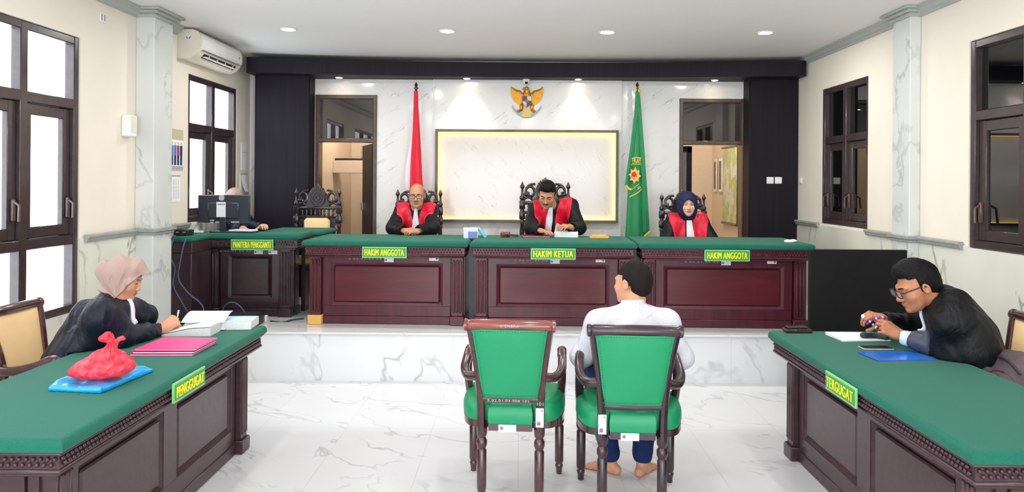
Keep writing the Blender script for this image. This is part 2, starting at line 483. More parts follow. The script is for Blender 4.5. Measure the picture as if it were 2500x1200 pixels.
def snets(d, org, h):
    d = d.copy()
    d[0], d[-1] = 0.5, 0.5; d[:, 0], d[:, -1] = 0.5, 0.5; d[:, :, 0], d[:, :, -1] = 0.5, 0.5
    s = d < 0
    c = np.zeros(tuple(np.array(d.shape)-1), np.int8)
    for i in (0,1):
        for j in (0,1):
            for k in (0,1):
                c += s[i:d.shape[0]-1+i, j:d.shape[1]-1+j, k:d.shape[2]-1+k]
    act = (c > 0) & (c < 8)
    ijk = np.argwhere(act); idx = np.full(act.shape, -1, np.int64); idx[act] = np.arange(len(ijk))
    acc = np.zeros((len(ijk), 3)); num = np.zeros(len(ijk))
    cor = [(i,j,k) for i in (0,1) for j in (0,1) for k in (0,1)]
    for a in cor:
        for b in cor:
            if sum(abs(a[i]-b[i]) for i in range(3)) == 1 and a < b:
                d1 = d[ijk[:,0]+a[0], ijk[:,1]+a[1], ijk[:,2]+a[2]]; d2 = d[ijk[:,0]+b[0], ijk[:,1]+b[1], ijk[:,2]+b[2]]
                m = (d1 < 0) != (d2 < 0)
                t = np.where(m, d1/np.where(m, d1-d2, 1), 0)[:, None]
                p = np.array(a)+t*(np.array(b)-np.array(a))
                acc[m] += p[m]; num[m] += 1
    v = org+h*(ijk+acc/np.maximum(num, 1)[:, None])
    Q = []
    for ax in range(3):
        o1, o2 = (ax+1) % 3, (ax+2) % 3
        s0 = np.take(s, range(0, d.shape[ax]-1), ax); s1 = np.take(s, range(1, d.shape[ax]), ax)
        e = np.argwhere(s0 != s1)
        e = e[(e[:, o1] > 0) & (e[:, o2] > 0) & (e[:, o1] < d.shape[o1]-1) & (e[:, o2] < d.shape[o2]-1)]
        def cell(a, b):
            q = e.copy(); q[:, o1] -= a; q[:, o2] -= b
            return idx[q[:,0], q[:,1], q[:,2]]
        q = np.stack([cell(1,1), cell(0,1), cell(0,0), cell(1,0)], 1)
        sg = s[e[:,0], e[:,1], e[:,2]]
        q[~sg] = q[~sg][:, ::-1]
        Q.append(q)
    Q = np.concatenate(Q); Q = Q[(Q >= 0).all(1)]
    return v, Q
def relax(v, q, it=2, lam=0.5):
    for _ in range(it):
        acc = np.zeros_like(v); n = np.zeros(len(v))
        for a in range(4):
            i, j = q[:, a], q[:, (a+1) % 4]
            np.add.at(acc, i, v[j]); np.add.at(n, i, 1); np.add.at(acc, j, v[i]); np.add.at(n, j, 1)
        v = v+lam*(acc/np.maximum(n, 1)[:, None]-v)
    return v
def npobj(name, chunks, mats, parent, matfn=None, it=1):
    """one mesh object from (verts, quads) chunks given in world coordinates"""
    V = []; Q = []; b = 0
    for v, q in chunks:
        if it: v = relax(v, q, it)
        V.append(v); Q.append(q+b); b += len(v)
    V = np.concatenate(V); Q = np.concatenate(Q)
    us = np.unique(Q); mp_ = np.zeros(len(V), np.int64); mp_[us] = np.arange(len(us)); V = V[us]; Q = mp_[Q]
    me = bpy.data.meshes.new(name)
    inv = np.array(wm(parent).inverted()) if parent is not None else np.eye(4)
    L = V @ inv[:3, :3].T+inv[:3, 3]
    me.from_pydata(L.tolist(), [], Q.tolist())
    if matfn is not None:
        c = V[Q].mean(1)
        me.polygons.foreach_set('material_index', matfn(c).astype(np.int32))
    me.update()
    return link(name, me, mats, parent, True, 0)
# ---------------------------------------------------------------- the room
WX, WXR, CZ, YB, YR, PZ, YP = -3.12, 3.12, 3.11, 8.5, -3.2, 0.42, 6.35
TZ = 1.30                                   # dado trim height
def wall_cells(rng_a, rng_b, openings, fixed, thick):
    """boxes filling a wall rectangle (a along the wall, b up) around rectangular openings; fixed(a0,a1,b0,b1)->box"""
    A = sorted(set([rng_a[0], rng_a[1]]+[x for o in openings for x in (o[0], o[1])]))
    B = sorted(set([rng_b[0], rng_b[1]]+[x for o in openings for x in (o[2], o[3])]))
    out = []
    for a0, a1 in zip(A, A[1:]):
        run = None
        for b0, b1 in zip(B, B[1:]):
            ca, cb = (a0+a1)/2, (b0+b1)/2
            free = any(o[0] < ca < o[1] and o[2] < cb < o[3] for o in openings) or not (rng_b[0] <= cb <= rng_b[1])
            if free:
                if run: out.append(run); run = None
            else:
                run = (a0, a1, run[2] if run else b0, b1)
        if run: out.append(run)
    return out
def side_wall(name, x0, x1, y0, y1, z0, z1, ops, m):
    b = MB()
    for a0, a1, b0, b1 in wall_cells((y0, y1), (z0, z1), ops, None, 0): b.bb(x0, x1, a0, a1, b0, b1)
    return struct(b.build(name, m, smooth=False))
# floor, ceiling
struct(MB().bb(WX-0.2, WXR+0.2, YR-0.2, YP+0.02, -0.1, 0).build('floor', 'floor', smooth=False))
struct(MB().bb(WX-0.2, WXR+0.2, YR-0.2, YB+0.3, CZ, CZ+0.1).build('ceiling', 'ceiling', smooth=False))
b = MB(); b.bb(WX, WXR, YP+0.012, YB+0.3, 0.0, PZ-0.02)
struct(b.build('floor_platform', 'riser', smooth=False))
struct(MB().bb(WX, WXR, YP-0.012, YB+0.3, PZ-0.02, PZ, 0.004).build('floor_platform_slab', 'floor', smooth=False))
# windows (openings on the side walls): y0,y1,z0,z1
W1 = (4.08, 5.22, 0.79, 2.72); W2 = (6.92, 8.11, TZ+0.02, 2.72)
W3 = (4.0, 5.13, TZ-0.01, 2.72); W4 = (6.62, 7.64, TZ+0.02, 2.70)
WL = [(0.9, 3.2, 0.79, 2.72), (-2.6, 0.0, 0.79, 2.72)]  # openings out of view, added to let fill daylight in
WR_ = [(0.9, 2.8, TZ-0.01, 2.72)]
side_wall('wall_left', WX-0.085, WX, YR, YB+0.3, 0, CZ, [W1, W2]+WL, 'cream')
side_wall('wall_right', WXR, WXR+0.16, YR, YB+0.3, 0, CZ, [W3, W4]+WR_, 'cream')
side_wall('wall_left_dado', WX, WX+0.012, YR, YB, 0, TZ, [W1, W2]+WL, 'dado')
side_wall('wall_right_dado', WXR-0.012, WXR, YR, YB, 0, TZ, [W3, W4]+WR_, 'dado')
# rear wall behind the photographer; wide opening added to let in sky fill light
b = MB()
for a0, a1, b0, b1 in wall_cells((WX-0.16, WXR+0.16), (0, CZ), [(-2.2, 2.2, 0.0, 2.5)], None, 0): b.bb(a0, a1, YR-0.16, YR, b0, b1)
struct(b.build('wall_rear', 'cream', smooth=False))
# back wall in white marble, with two doorways
DL = (-2.365, -1.655, PZ, 2.715); DR = (1.83, 2.60, PZ, 2.70)
b = MB()
for a0, a1, b0, b1 in wall_cells((WX-0.16, WXR+0.16), (0, CZ), [DL, DR], None, 0): b.bb(a0, a1, YB, YB+0.14, b0, b1)
struct(b.build('wall_back', 'wallmarble', smooth=False))
# raised middle slab and its bright edge strips
struct(MB().bb(-1.0, 1.15, YB-0.03, YB, PZ, 3.0).build('wall_back_slab', 'wallmarble', smooth=False))
for i, x in enumerate((-1.0, 1.15)):
    struct(MB().bb(x-0.008, x+0.008, YB-0.034, YB, PZ, 2.93).build('trim_%d' % (i+1), 'white', smooth=False))
# dark timber panels either side
struct(MB().bb(-2.985, -2.37, 8.27, YB, PZ, 3.0, 0.01).build('wall_back_panel_left', 'panel'))
struct(MB().bb(2.565, WXR, 8.27, YB, PZ, 3.0, 0.01).build('wall_back_panel_right', 'panel'))
struct(MB().bb(2.606, 2.628, YB-0.05, YB, PZ, 2.70).build('trim_3', 'white', smooth=False))
# bowed dark fascia above the bench
def bow(x): return 7.98+0.26*(1-(x/3.1)**2)
b = MB(); n = 40; xs = [-2.995+(3.10+2.995)*i/n for i in range(n+1)]
poly = [(x, bow(x)) for x in xs]
def rnd(cx, y0, y1, sgn):
    r = 0.05
    return [(cx+sgn*(-r+r*math.cos(a)), y0+r-r*math.sin(a)) for a in (PI/2, PI/3, PI/6, 0)]
front = [(x, bow(x)) for x in xs[1:-1]]
poly = rnd(-2.995, bow(-2.995), 0, -1)[::-1]+front+rnd(3.10, bow(3.1), 0, 1)+[(3.10, YB-0.002), (-2.995, YB-0.002)]
b.prism(poly, 2.895, 3.06)
struct(b.build('trim_fascia', 'panel', ang=30))
# cornice along both side walls
def cornice(name, sgn, x, y0, y1):
    pr = [(0, CZ), (0.075, CZ), (0.075, CZ-0.018), (0.055, CZ-0.026), (0.04, CZ-0.05), (0.022, CZ-0.062), (0.022, CZ-0.078), (0, CZ-0.078)]
    b = MB()
    vs = [(x+sgn*p[0], y0, p[1]) for p in pr]+[(x+sgn*p[0], y1, p[1]) for p in pr]; n = len(pr)
    b.add(vs, [tuple(range(n)), tuple(range(n, 2*n))]+[(i, (i+1) % n, n+(i+1) % n, n+i) for i in range(n)])
    return struct(b.build(name, 'cornice', ang=20))
def dadotrim(name, sgn, x, y0, y1):
    pr = [(0, 1.325), (0.03, 1.325), (0.036, 1.315), (0.036, 1.306), (0.024, 1.296), (0.024, 1.285), (0.014, 1.272), (0, 1.272)]
    b = MB()
    vs = [(x+sgn*p[0], y0, p[1]) for p in pr]+[(x+sgn*p[0], y1, p[1]) for p in pr]; n = len(pr)
    b.add(vs, [tuple(range(n)), tuple(range(n, 2*n))]+[(i, (i+1) % n, n+(i+1) % n, n+i) for i in range(n)])
    return struct(b.build(name, 'trimstone', ang=20))
CLX, CRX = -2.97, 3.035
CLY, CRY = (5.97, 6.29), (5.75, 6.02)
k = 4
for sgn, x, cx, cy, segs in ((1, WX, CLX, CLY, [(3.3, 4.04), (5.26, 5.97), (6.29, 6.9), (8.13, 8.45)]), (-1, WXR, CRX, CRY, [(2.85, 3.96), (5.17, 5.75), (6.02, 6.6), (7.66, 8.26)])):
    side = 'left' if sgn > 0 else 'right'
    struct(MB().bb(x, cx, cy[0], cy[1], 0, CZ, 0.006).build('pillar_'+side, 'column', smooth=False))
    for y0, y1 in ((YR, cy[0]), (cy[1], 6.66 if sgn > 0 else 8.0))+(((7.71, 7.98),) if sgn > 0 else ()):
        cornice('trim_%d' % k, sgn, x, y0, y1); k += 1
    for y0, y1 in segs: dadotrim('trim_%d' % k, sgn, x+sgn*0.012, y0, y1); k += 1
    # trim and capital wrapping the pillar
    for z0, z1, e in ((1.272, 1.296, 0.016), (1.296, 1.325, 0.03), (CZ-0.075, CZ-0.045, 0.022), (CZ-0.045, CZ-0.02, 0.045), (CZ-0.02, CZ-0.001, 0.075)):
        b = MB(); xa, xb = sorted((x, cx+sgn*e)); b.bb(xa, xb, cy[0]-e, cy[1]+e, z0, z1, 0.005)
        struct(b.build('trim_%d' % k, 'trimstone' if z1 < 2 else 'cornice')); k += 1
# ---- windows: frame, sashes, panes, handles
def window(name, x, sgn, op, cols, rows, pane, sash_row=None, handle=True, depth=0.08):
    """x = room face of the wall, sgn = +1 when the room lies towards +X; rows = z limits of the lights, bottom up"""
    y0, y1, z0, z1 = op; fw = 0.055
    fx0, fx1 = sorted((x-sgn*0.008, x-sgn*depth))
    b = MB()
    b.bb(fx0, fx1, y0, y0+fw, z0, z1, 0.006); b.bb(fx0, fx1, y1-fw, y1, z0, z1, 0.006)
    b.bb(fx0+0.004, fx1-0.004, y0+0.002, y1-0.002, z0+0.002, z0+fw, 0.006); b.bb(fx0+0.004, fx1-0.004, y0+0.002, y1-0.002, z1-fw, z1-0.002, 0.006)
    cw = (y1-y0)/cols
    for i in range(1, cols): b.bb(fx0+0.002, fx1-0.002, y0+cw*i-0.035, y0+cw*i+0.035, z0+0.004, z1-0.004, 0.006)
    for zr in rows[1:-1]: b.bb(fx0+0.005, fx1-0.005, y0+0.004, y1-0.004, zr-0.035, zr+0.035, 0.006)
    fr = struct(b.build(name, 'frame'))
    for r in range(len(rows)-1):
        for c in range(cols):
            a0 = y0+cw*c+(fw if c == 0 else 0.035); a1 = y0+cw*(c+1)-(fw if c == cols-1 else 0.035)
            c0 = rows[r]+(fw if r == 0 else 0.035); c1 = rows[r+1]-(fw if r == len(rows)-2 else 0.035)
            px = x-sgn*(depth-0.022)
            if r == sash_row:
                s = MB(); q = 0.075; sx0, sx1 = sorted((px-0.02, px+0.02))
                s.bb(sx0, sx1, a0, a0+q, c0, c1, 0.005); s.bb(sx0, sx1, a1-q, a1, c0, c1, 0.005)
                s.bb(sx0+0.002, sx1-0.002, a0, a1, c0+0.001, c0+q, 0.005); s.bb(sx0+0.002, sx1-0.002, a0, a1, c1-q, c1-0.001, 0.005)
                sa = struct(s.build('sash', 'frame', fr))
                if handle:
                    h = MB(); hy = a1-q*0.5; hx = px+sgn*0.03
                    h.bb(min(hx-0.012, hx+0.012), hx+0.012, hy-0.014, hy+0.014, c0+0.12, c0+0.26, 0.006)
                    h.tube([(hx+sgn*0.01, hy, c0+0.24), (hx+sgn*0.045, hy-0.01, c0+0.22), (hx+sgn*0.05, hy-0.02, c0+0.12)], 0.009)
                    struct(h.build('window_handle', 'chrome' if False else 'bronze', fr))
                a0 += q; a1 -= q; c0 += q; c1 -= q
            struct(MB().bb(px-0.003, px+0.003, a0-0.004, a1+0.004, c0-0.004, c1+0.004).build('pane', pane, fr, smooth=False))
    return fr
window('window_1', WX, 1, W1, 2, (0.79, 1.30, 2.245, 2.72), 'pane', 1)
window('window_2', WX, 1, W2, 2, (TZ+0.02, 2.23, 2.72), 'pane', 0)
window('window_3', WXR, -1, W3, 2, (TZ-0.01, 2.20, 2.72), 'darkpane', 0)
window('window_4', WXR, -1, W4, 2, (TZ+0.02, 2.17, 2.70), 'darkpane', 0)
for i, w in enumerate(WL): window('window_%d' % (5+i), WX, 1, w, 3, (0.79, 1.30, 2.245, 2.72), 'pane', 1, False)  # unseen windows added for soft fill
window('window_7', WXR, -1, WR_[0], 3, (TZ-0.01, 2.2, 2.72), 'darkpane', 0, False)
# dark box added as a corridor behind the right-hand windows, keeps panes dark
b = MB()
b.bb(4.9, 5.0, YR, YB+0.3, 0, CZ); b.bb(WXR+0.16, 5.0, YR, YB+0.3, CZ, CZ+0.1); b.bb(WXR+0.16, 5.0, YR, YB+0.3, -0.1, 0)
b.bb(WXR+0.16, 5.0, YR-0.1, YR, 0, CZ); b.bb(WXR+0.16, 5.0, YB+0.3, YB+0.4, 0, CZ)
struct(b.build('corridor_blackout', 'darkroom', smooth=False))
# ---- doorways: frame, smoked transom light, leaf standing open
def doorway(name, op, leaf_right, zt=2.20):
    x0, x1, z0, z1 = op; w = 0.045; y0, y1 = YB-0.012, YB+0.15
    b = MB()
    b.bb(x0, x0+w, y0, y1, z0, z1, 0.006); b.bb(x1-w, x1, y0, y1, z0, z1, 0.006)
    b.bb(x0+0.002, x1-0.002, y0+0.003, y1-0.003, z1-w, z1-0.002, 0.006); b.bb(x0+0.002, x1-0.002, y0+0.003, y1-0.003, zt-0.03, zt+0.015, 0.006)
    fr = struct(b.build(name, 'bronze'))
    struct(MB().bb(x0+w, x1-w, YB+0.05, YB+0.056, zt+0.01, z1-w).build('pane', 'smokepane', fr, smooth=False))
    return fr
d1 = doorway('door_1', DL, True); d2 = doorway('door_2', DR, False)
# door leaf swung into the back room (left doorway): seen edge-on on the right jamb
M3 = Mt((-1.70, YB+0.16, 0), 0, 0, 0.37)
b = MB(); b.bb(-0.04, 0, 0, 0.70, PZ+0.01, 2.165, 0.004, M3); struct(b.build('door_3', 'panel'))
h = MB(); h.bb(-0.07, -0.04, 0.60, 0.66, 1.36, 1.46, 0.004, M3); struct(h.build('door_handle', 'chrome', bpy.data.objects['door_3']))
# glazed leaf in the right doorway (left half)
b = MB()
lx0, lx1 = 1.885, 2.02
b.bb(lx0, lx0+0.03, YB+0.18, YB+0.22, PZ+0.01, 2.16); b.bb(lx1-0.055, lx1, YB+0.18, YB+0.22, PZ+0.01, 2.16)
b.bb(lx0, lx1, YB+0.18, YB+0.22, 2.09, 2.16); b.bb(lx0, lx1, YB+0.18, YB+0.22, PZ+0.01, PZ+0.3)
lf = struct(b.build('door_4', 'panel'))
struct(MB().bb(lx0+0.03, lx1-0.055, YB+0.198, YB+0.202, PZ+0.3, 2.09).build('pane', 'smokepane', lf, smooth=False))
# back rooms seen through the doorways
b = MB()
b.bb(-3.3, -0.9, 11.0, 11.1, 0, CZ); b.bb(-2.62, -2.52, YB+0.14, 11, 0, CZ); b.bb(-1.3, -1.2, YB+0.14, 11, 0, CZ)
b.bb(-3.3, -0.9, YB+0.3, 11.1, CZ, CZ+0.1); b.bb(-3.3, -0.9, YB+0.3, 11.1, PZ-0.1, PZ)
struct(b.build('wall_back_room_left', 'beige', smooth=False))
b = MB()
b.bb(1.2, 3.5, 11.6, 11.7, 0, CZ); b.bb(1.4, 1.5, YB+0.14, 11.6, 0, CZ); b.bb(3.02, 3.12, YB+0.14, 11.6, 0, CZ)
b.bb(1.2, 3.5, YB+0.3, 11.7, CZ, CZ+0.1); b.bb(1.2, 3.5, YB+0.3, 11.7, PZ-0.1, PZ)
struct(b.build('wall_back_room_right', 'beige', smooth=False))
o = MB().bb(-2.52, -1.3, 9.9, 10.2, 1.83, 2.0, 0.004).build('wall_shelf', 'beige')
tag(o, 'cream built-in shelf spanning the back room seen through the left doorway', 'shelf')
r = thing('shelf_rail', 'thin metal rail on posts above the cream shelf in the left doorway', 'rail', (-2.1, 10.0, 2.0))
MB().tube([(-0.05, 0, 0), (-0.05, 0, 0.2)], 0.012).build('post', 'chrome', r)
MB().tube([(-0.05, 0, 0.2), (0.75, 0, 0.2)], 0.012).build('rail', 'chrome', r)
o = MB().bb(-2.5, -2.12, 9.93, 10.15, 2.0, 2.03, 0.005).build('dark_folder', 'black'); tag(o, 'dark flat folder lying on the cream shelf in the left doorway', 'folder')
b = MB()
def cur(u, v): return (-2.2+0.88*u, 10.6+0.04*math.sin(u*40), PZ+0.02+1.35*v)
b.grid(cur, 80, 2); b.grid(lambda u, v: (cur(u, v)[0], cur(u, v)[1]+0.01, cur(u, v)[2]), 80, 2)
o = b.build('curtain', 'curtain'); tag(o, 'brown curtain hanging below the shelf in the left doorway', 'curtain')
b = MB(); b.tube([(-2.2, 10.6, 1.79), (-1.32, 10.6, 1.79)], 0.01); o = b.build('curtain_rod', 'chrome'); tag(o, 'thin rod carrying the brown curtain in the left doorway', 'rod')
# map scroll and small framed pictures on the right-hand wall of the right back room
mp = thing('map_scroll', 'hanging map scroll on the corridor wall behind the right doorway', 'map', (3.0, 10.55, 1.15))
t = NT('map_print'); v = t.coords((1, 2.2, 1.6)); n1 = t.noise(v, 2.2, 4)
c1 = t.mix(t.ramp(n1, 0.46, 0.5), lin((206, 218, 214)), lin((172, 190, 140)))
c1 = t.mix(t.ramp(t.noise(v, 5, 2), 0.56, 0.6), c1, lin((214, 196, 130)))
t.bsdf(c1, 0.6); M['map'] = t.m
MB().bb(-0.012, 0, -0.34, 0.34, 0.02, 1.08).build('map_sheet', 'map', mp, smooth=False)
for z in (0.0, 1.1): MB().tube([(-0.012, -0.37, z), (-0.012, 0.37, z)], 0.016).build('roller', 'bronze', mp)
for i, y in enumerate((11.05, 11.35)):
    f = thing('picture_frame', ('narrow wall frame next to the map scroll in the right doorway', 'narrow wall frame farthest down the corridor in the right doorway')[i], 'picture', (3.01, y, 1.6), group='corridor picture frames')
    MB().bb(-0.015, 0.0, -0.09, 0.09, 0, 0.5, 0.004).build('frame', 'white', f); MB().bb(-0.017, -0.012, -0.06, 0.06, 0.04, 0.46).build('print', 'ink', f, smooth=False)
# ---- lit marble panel on the back wall
p0 = at(1062, 543, 8.42); p1 = at(1510, 318, 8.42)
X0, X1, Z0, Z1 = p0.x, p1.x, p0.z+0.01, p1.z
lp = thing('lit_wall_panel', 'framed white marble panel with warm glowing edges behind the bench', 'wall panel', ((X0+X1)/2, YB-0.03, Z0))
w, hh = (X1-X0)/2, Z1-Z0
M['ledwarm'] = emit('warm_strip_light', (255, 200, 95), 2.4)
b = MB()
for a in ((-w, -w+0.03, 0, hh, 0), (w-0.03, w, 0, hh, 0), (-w+0.001, w-0.001, 0.001, 0.03, 0.002), (-w+0.001, w-0.001, hh-0.03, hh-0.001, 0.002)): b.bb(a[0], a[1], -0.075+a[4], 0, a[2], a[3], 0.003)
b.build('frame', 'bronze', lp)
MB().bb(-w+0.03, w-0.03, -0.012, -0.001, 0.03, hh-0.03).build('marble_sheet', 'panelmarble', lp, smooth=False)
for a in ((-w+0.03, -w+0.036, 0.03, hh-0.03), (w-0.036, w-0.03, 0.03, hh-0.03), (-w+0.03, w-0.03, 0.03, 0.036), (-w+0.03, w-0.03, hh-0.036, hh-0.03)):
    MB().bb(a[0], a[1], -0.05, -0.02, a[2], a[3]).build('light_strip', 'ledwarm', lp, smooth=False)
# ---- downlights in the ceiling and under the fascia
M['lampwhite'] = emit('downlight_white', (255, 252, 245), 60.0)
M['lampwarm'] = emit('spotlight_warm', (255, 226, 190), 25.0)
spots = [(-2.13, 6.74, 'first'), (-0.68, 6.77, 'second'), (0.79, 6.77, 'third'), (2.23, 6.74, 'fourth')]
def downlight(x, y, z, label, r, group, mat='lampwhite', energy=18, col=(1, 0.97, 0.92), spot=None, cat='ceiling light', name='downlight'):
    t = thing(name, label, cat, (x, y, z), group=group)
    MB().lathe([(r, 0), (r*1.25, -0.002), (r*1.22, -0.010), (r, -0.012), (r*0.98, -0.004)], (0, 0, 0), 24).build('trim_ring', 'white', t)
    MB().lathe([(r*0.95, -0.003), (r*0.95, -0.006)], (0, 0, 0), 24).build('diffuser', mat, t)
    if energy:
        ld = bpy.data.lights.new('lamp_light', 'SPOT' if spot else 'AREA'); ld.energy = energy; ld.color = col
        if spot: ld.spot_size = spot[0]; ld.spot_blend = 0.7; ld.shadow_soft_size = 0.03
        else: ld.shape = 'DISK'; ld.size = r*2
        lo = bpy.data.objects.new('lamp_light', ld); COL.objects.link(lo); lo.parent = t; lo.location = (0, 0, -0.02)
        if spot: lo.rotation_euler = (spot[1], 0, 0)
    return t
for x, y, nm in spots:
    downlight(x, y, CZ, '%s bright round downlight from the left in the ceiling row before the fascia' % nm, 0.062, 'ceiling downlights', energy=LAMP)
for x, y, nm in ((-1.31, 5.4, 'left'), (1.72, 5.4, 'right')):
    downlight(x, y, CZ, 'round downlight at the top picture edge, %s one of the nearer row' % nm, 0.062, 'ceiling downlights', energy=LAMP)
for x, y in ((-1.9, 3.6), (0.2, 3.6), (2.0, 3.6), (-1.9, 1.2), (0.2, 1.2), (2.0, 1.2), (-1.9, -1.2), (0.2, -1.2), (2.0, -1.2)):  # unseen lamps added behind the visible rows as fill
    downlight(x, y, CZ, 'unseen round downlight added as fill above the public side of the room', 0.062, 'added fill downlights over the public side', energy=LAMP)
for px, nm, e in ((828, 'above the left doorway', 5), (1140, 'left of the eagle emblem', 15), (1412, 'right of the eagle emblem', 5.5), (1745, 'above the right doorway', 5)):
    p = at(px, 190, 8.33)
    downlight(p.x, 8.33, 2.895, 'small warm spotlight under the dark fascia %s' % nm, 0.035, 'fascia spotlights', 'lampwarm', e, (1, 0.80, 0.62), (math.radians(80), math.radians(9)), 'spotlight', 'spotlight')
# ---------------------------------------------------------------- desks
def desk(name, label, L, D, HT, npanel, wmat, fmat, sign=None, loc=(0,0,0), rz=0.0, yellow=False, signw=0.40, sign_z=None, stickers=True, tidy=False, rear_open=False, sag=False, dx=0.0, cat='desk', ovh=0.10):
    """front face looks towards local -Y; x along the length; top surface at HT"""
    d = thing(name, label, cat, loc, rz)
    ft = 0.05; y0 = -D/2; ov = ovh
    b = MB(); b.slab(L, D, HT-ft, HT, 0.028); b.build('tabletop', 'felt', d, ang=40)
    # moulded frieze with beading under the top
    b = MB(); z = HT-ft
    b.bb(-L/2+0.012, L/2-0.012, y0+0.012, -y0-0.02, z-0.014, z, 0.004)
    b.bb(-L/2+0.03, L/2-0.03, y0+0.03, -y0-0.03, z-0.068, z-0.014)
    b.bb(-L/2+0.024, L/2-0.024, y0+0.022, -y0-0.03, z-0.088, z-0.068, 0.006)
    b.bb(-L/2+0.05, L/2-0.05, y0+0.05, -y0-0.04, z-0.105, z-0.088, 0.004)
    n = int((L-0.08)/0.026)
    for r_, zz in ((0, z-0.030), (1, z-0.051)):
        for i in range(n):
            x = -L/2+0.045+(i+0.5*r_)*(L-0.09)/n
            b.lathe([(0.003, -0.009), (0.0085, -0.004), (0.0085, 0.004), (0.003, 0.009)], (x, y0+0.027, zz), 6)
    m = int((D-0.08)/0.026)
    for sx in (-1, 1):
        for r_, zz in ((0, z-0.030), (1, z-0.051)):
            for i in range(m):
                b.lathe([(0.003, -0.009), (0.0085, -0.004), (0.0085, 0.004), (0.003, 0.009)], (sx*(L/2-0.027), y0+0.045+(i+0.5*r_)*(D-0.09)/m, zz), 6)
    b.build('frieze', wmat, d, ang=50)
    zt = z-0.105; px0 = -L/2+ov; px1 = L/2-ov; yf = y0+0.075; pw = 0.13; pb = 0.085
    # fluted corner pillars on plinth blocks
    for sx in (-1, 1):
        cx = (px0+pw/2) if sx < 0 else (px1-pw/2)
        b = MB(); b.bb(cx-pw/2+0.012, cx+pw/2-0.012, yf+0.012, yf+0.13, pb, zt, 0.004)
        for k in range(3): b.bb(cx-0.042+k*0.03, cx-0.018+k*0.03, yf+0.002, yf+0.03, pb+0.03, zt-0.02, 0.008)
        b.build('pillar', wmat, d)
        b = MB(); b.bb(cx-pw/2, cx+pw/2, yf-0.005, yf+0.14, 0, pb, 0.006)
        o = b.build('plinth_block', 'yellowblock' if (yellow and sx < 0) else wmat, d)
        if yellow and sx < 0: o['label'] = 'unpainted yellow plinth block'
    # front carcass, rails and sunk panels
    yc = yf+0.045; xa, xb = px0+pw, px1-pw
    b = MB(); b.bb(px0, px1, yc+0.03, yc+0.05, 0.02, zt)
    b.bb(xa, xb, yc-0.005, yc+0.03, 0.0, 0.075, 0.006)
    sp = 0.07; pwid = (xb-xa)/npanel; zb, zu = 0.17, zt-0.055
    b.bb(xa, xb, yc, yc+0.03, 0.075, zb, 0.003); b.bb(xa, xb, yc, yc+0.03, zu, zt)
    for i in range(npanel+1):
        x = xa+i*pwid; b.bb(max(xa, x-sp), min(xb, x+sp), yc, yc+0.031, zb, zu, 0.0)
    b.build('front_frame', wmat, d)
    for i in range(npanel):
        x0_, x1_ = xa+i*pwid+sp, xa+(i+1)*pwid-sp
        b = MB(); q = 0.03
        b.bb(x0_, x1_, yc+0.026, yc+0.031, zb, zu)
        vs = [(x0_, yc+0.004, zb), (x1_, yc+0.004, zb), (x1_, yc+0.004, zu), (x0_, yc+0.004, zu), (x0_+q, yc+0.022, zb+q), (x1_-q, yc+0.022, zb+q), (x1_-q, yc+0.022, zu-q), (x0_+q, yc+0.022, zu-q)]
        b.add(vs, [(0,1,5,4), (1,2,6,5), (2,3,7,6), (3,0,4,7)])
        M4 = None
        g = MB(); g.bb(x0_+q, x1_-q, yc+0.006, yc+0.026, zb+q, zu-q, 0.012)
        b.build('panel_moulding', wmat, d, ang=20); g.build('panel', fmat, d, ang=20)
    # side cheeks
    for sx in (-1, 1):
        x = px0 if sx < 0 else px1
        b = MB(); b.bb(min(x, x-sx*0.03), max(x, x-sx*0.03), yf+0.13, (y0+0.55) if rear_open else (-y0-0.10), 0.0, zt, 0.003)
        b.bb(min(x+sx*0.01, x-sx*0.03), max(x+sx*0.01, x-sx*0.03), yf+0.14, (y0+0.55) if rear_open else (-y0-0.10), 0.0, 0.08, 0.004)
        b.build('side_panel', wmat, d)
    if sign:
        sw, sh = signw, 0.10 if signw >= 0.4 else 0.095; zz = HT-ft-0.005 if sign_z is None else sign_z
        M4 = Mt((dx, y0+(0.012 if sign_z is None else -0.002), zz-sh/2)) @ XZ
        b = MB(); b.box((0, 0, 0.004), (sw, sh, 0.010), 0.001, M4); s = b.build('sign', 'signborder', d, smooth=False)
        s['label'] = 'green sign lettered %s in yellow' % sign
        b = MB(); b.box((0, 0, 0.0105), (sw-0.018, sh-0.020, 0.003), 0, M4); b.build('sign_field', 'signgreen', s, smooth=False)
        vs, fs = text_geo(sign, sw-0.049, sh-0.042, 0.002, 0.0, 1.12)
        b = MB()
        for q_ in range(3): b.add(vs, fs, M4 @ Matrix.Translation((0.0018*(q_-1), 0, 0.0122+0.0003*q_)))
        b.build('lettering', 'yellow', s, smooth=False)
    if stickers:
        for xx, w_, nm in ((0.02+dx, 0.085, 'inventory_sticker'), (min(dx+0.43, px1-pw-0.06), 0.085, 'inventory_sticker')):
            M4 = Mt((xx, yc-0.002, zt-(0.012 if xx < 0.3 else -0.004)-0.018)) @ XZ
            st = MB(); st.box((0, 0, 0.0), (w_, 0.036, 0.003), 0, M4); st = st.build(nm, 'stickerm', d, smooth=False)
            MB().lathe([(0.010, 0.0015), (0.010, 0.0025)], (-0.028 if xx < 0.3 else 0.026, 0, 0), 12, M4).build('sticker_mark', 'ink', st, smooth=False)
        vs, fs = text_geo('5.03.01.05.02', 0.30, 0.012, 0.001, 0.0, 1.3)
        b = MB(); b.add(vs, fs, Mt((dx-0.2, yc-0.0015, zt-0.022)) @ XZ)
        b.build('painted_code', 'whiteink', d, smooth=False)
    return d
BT = 1.19-PZ
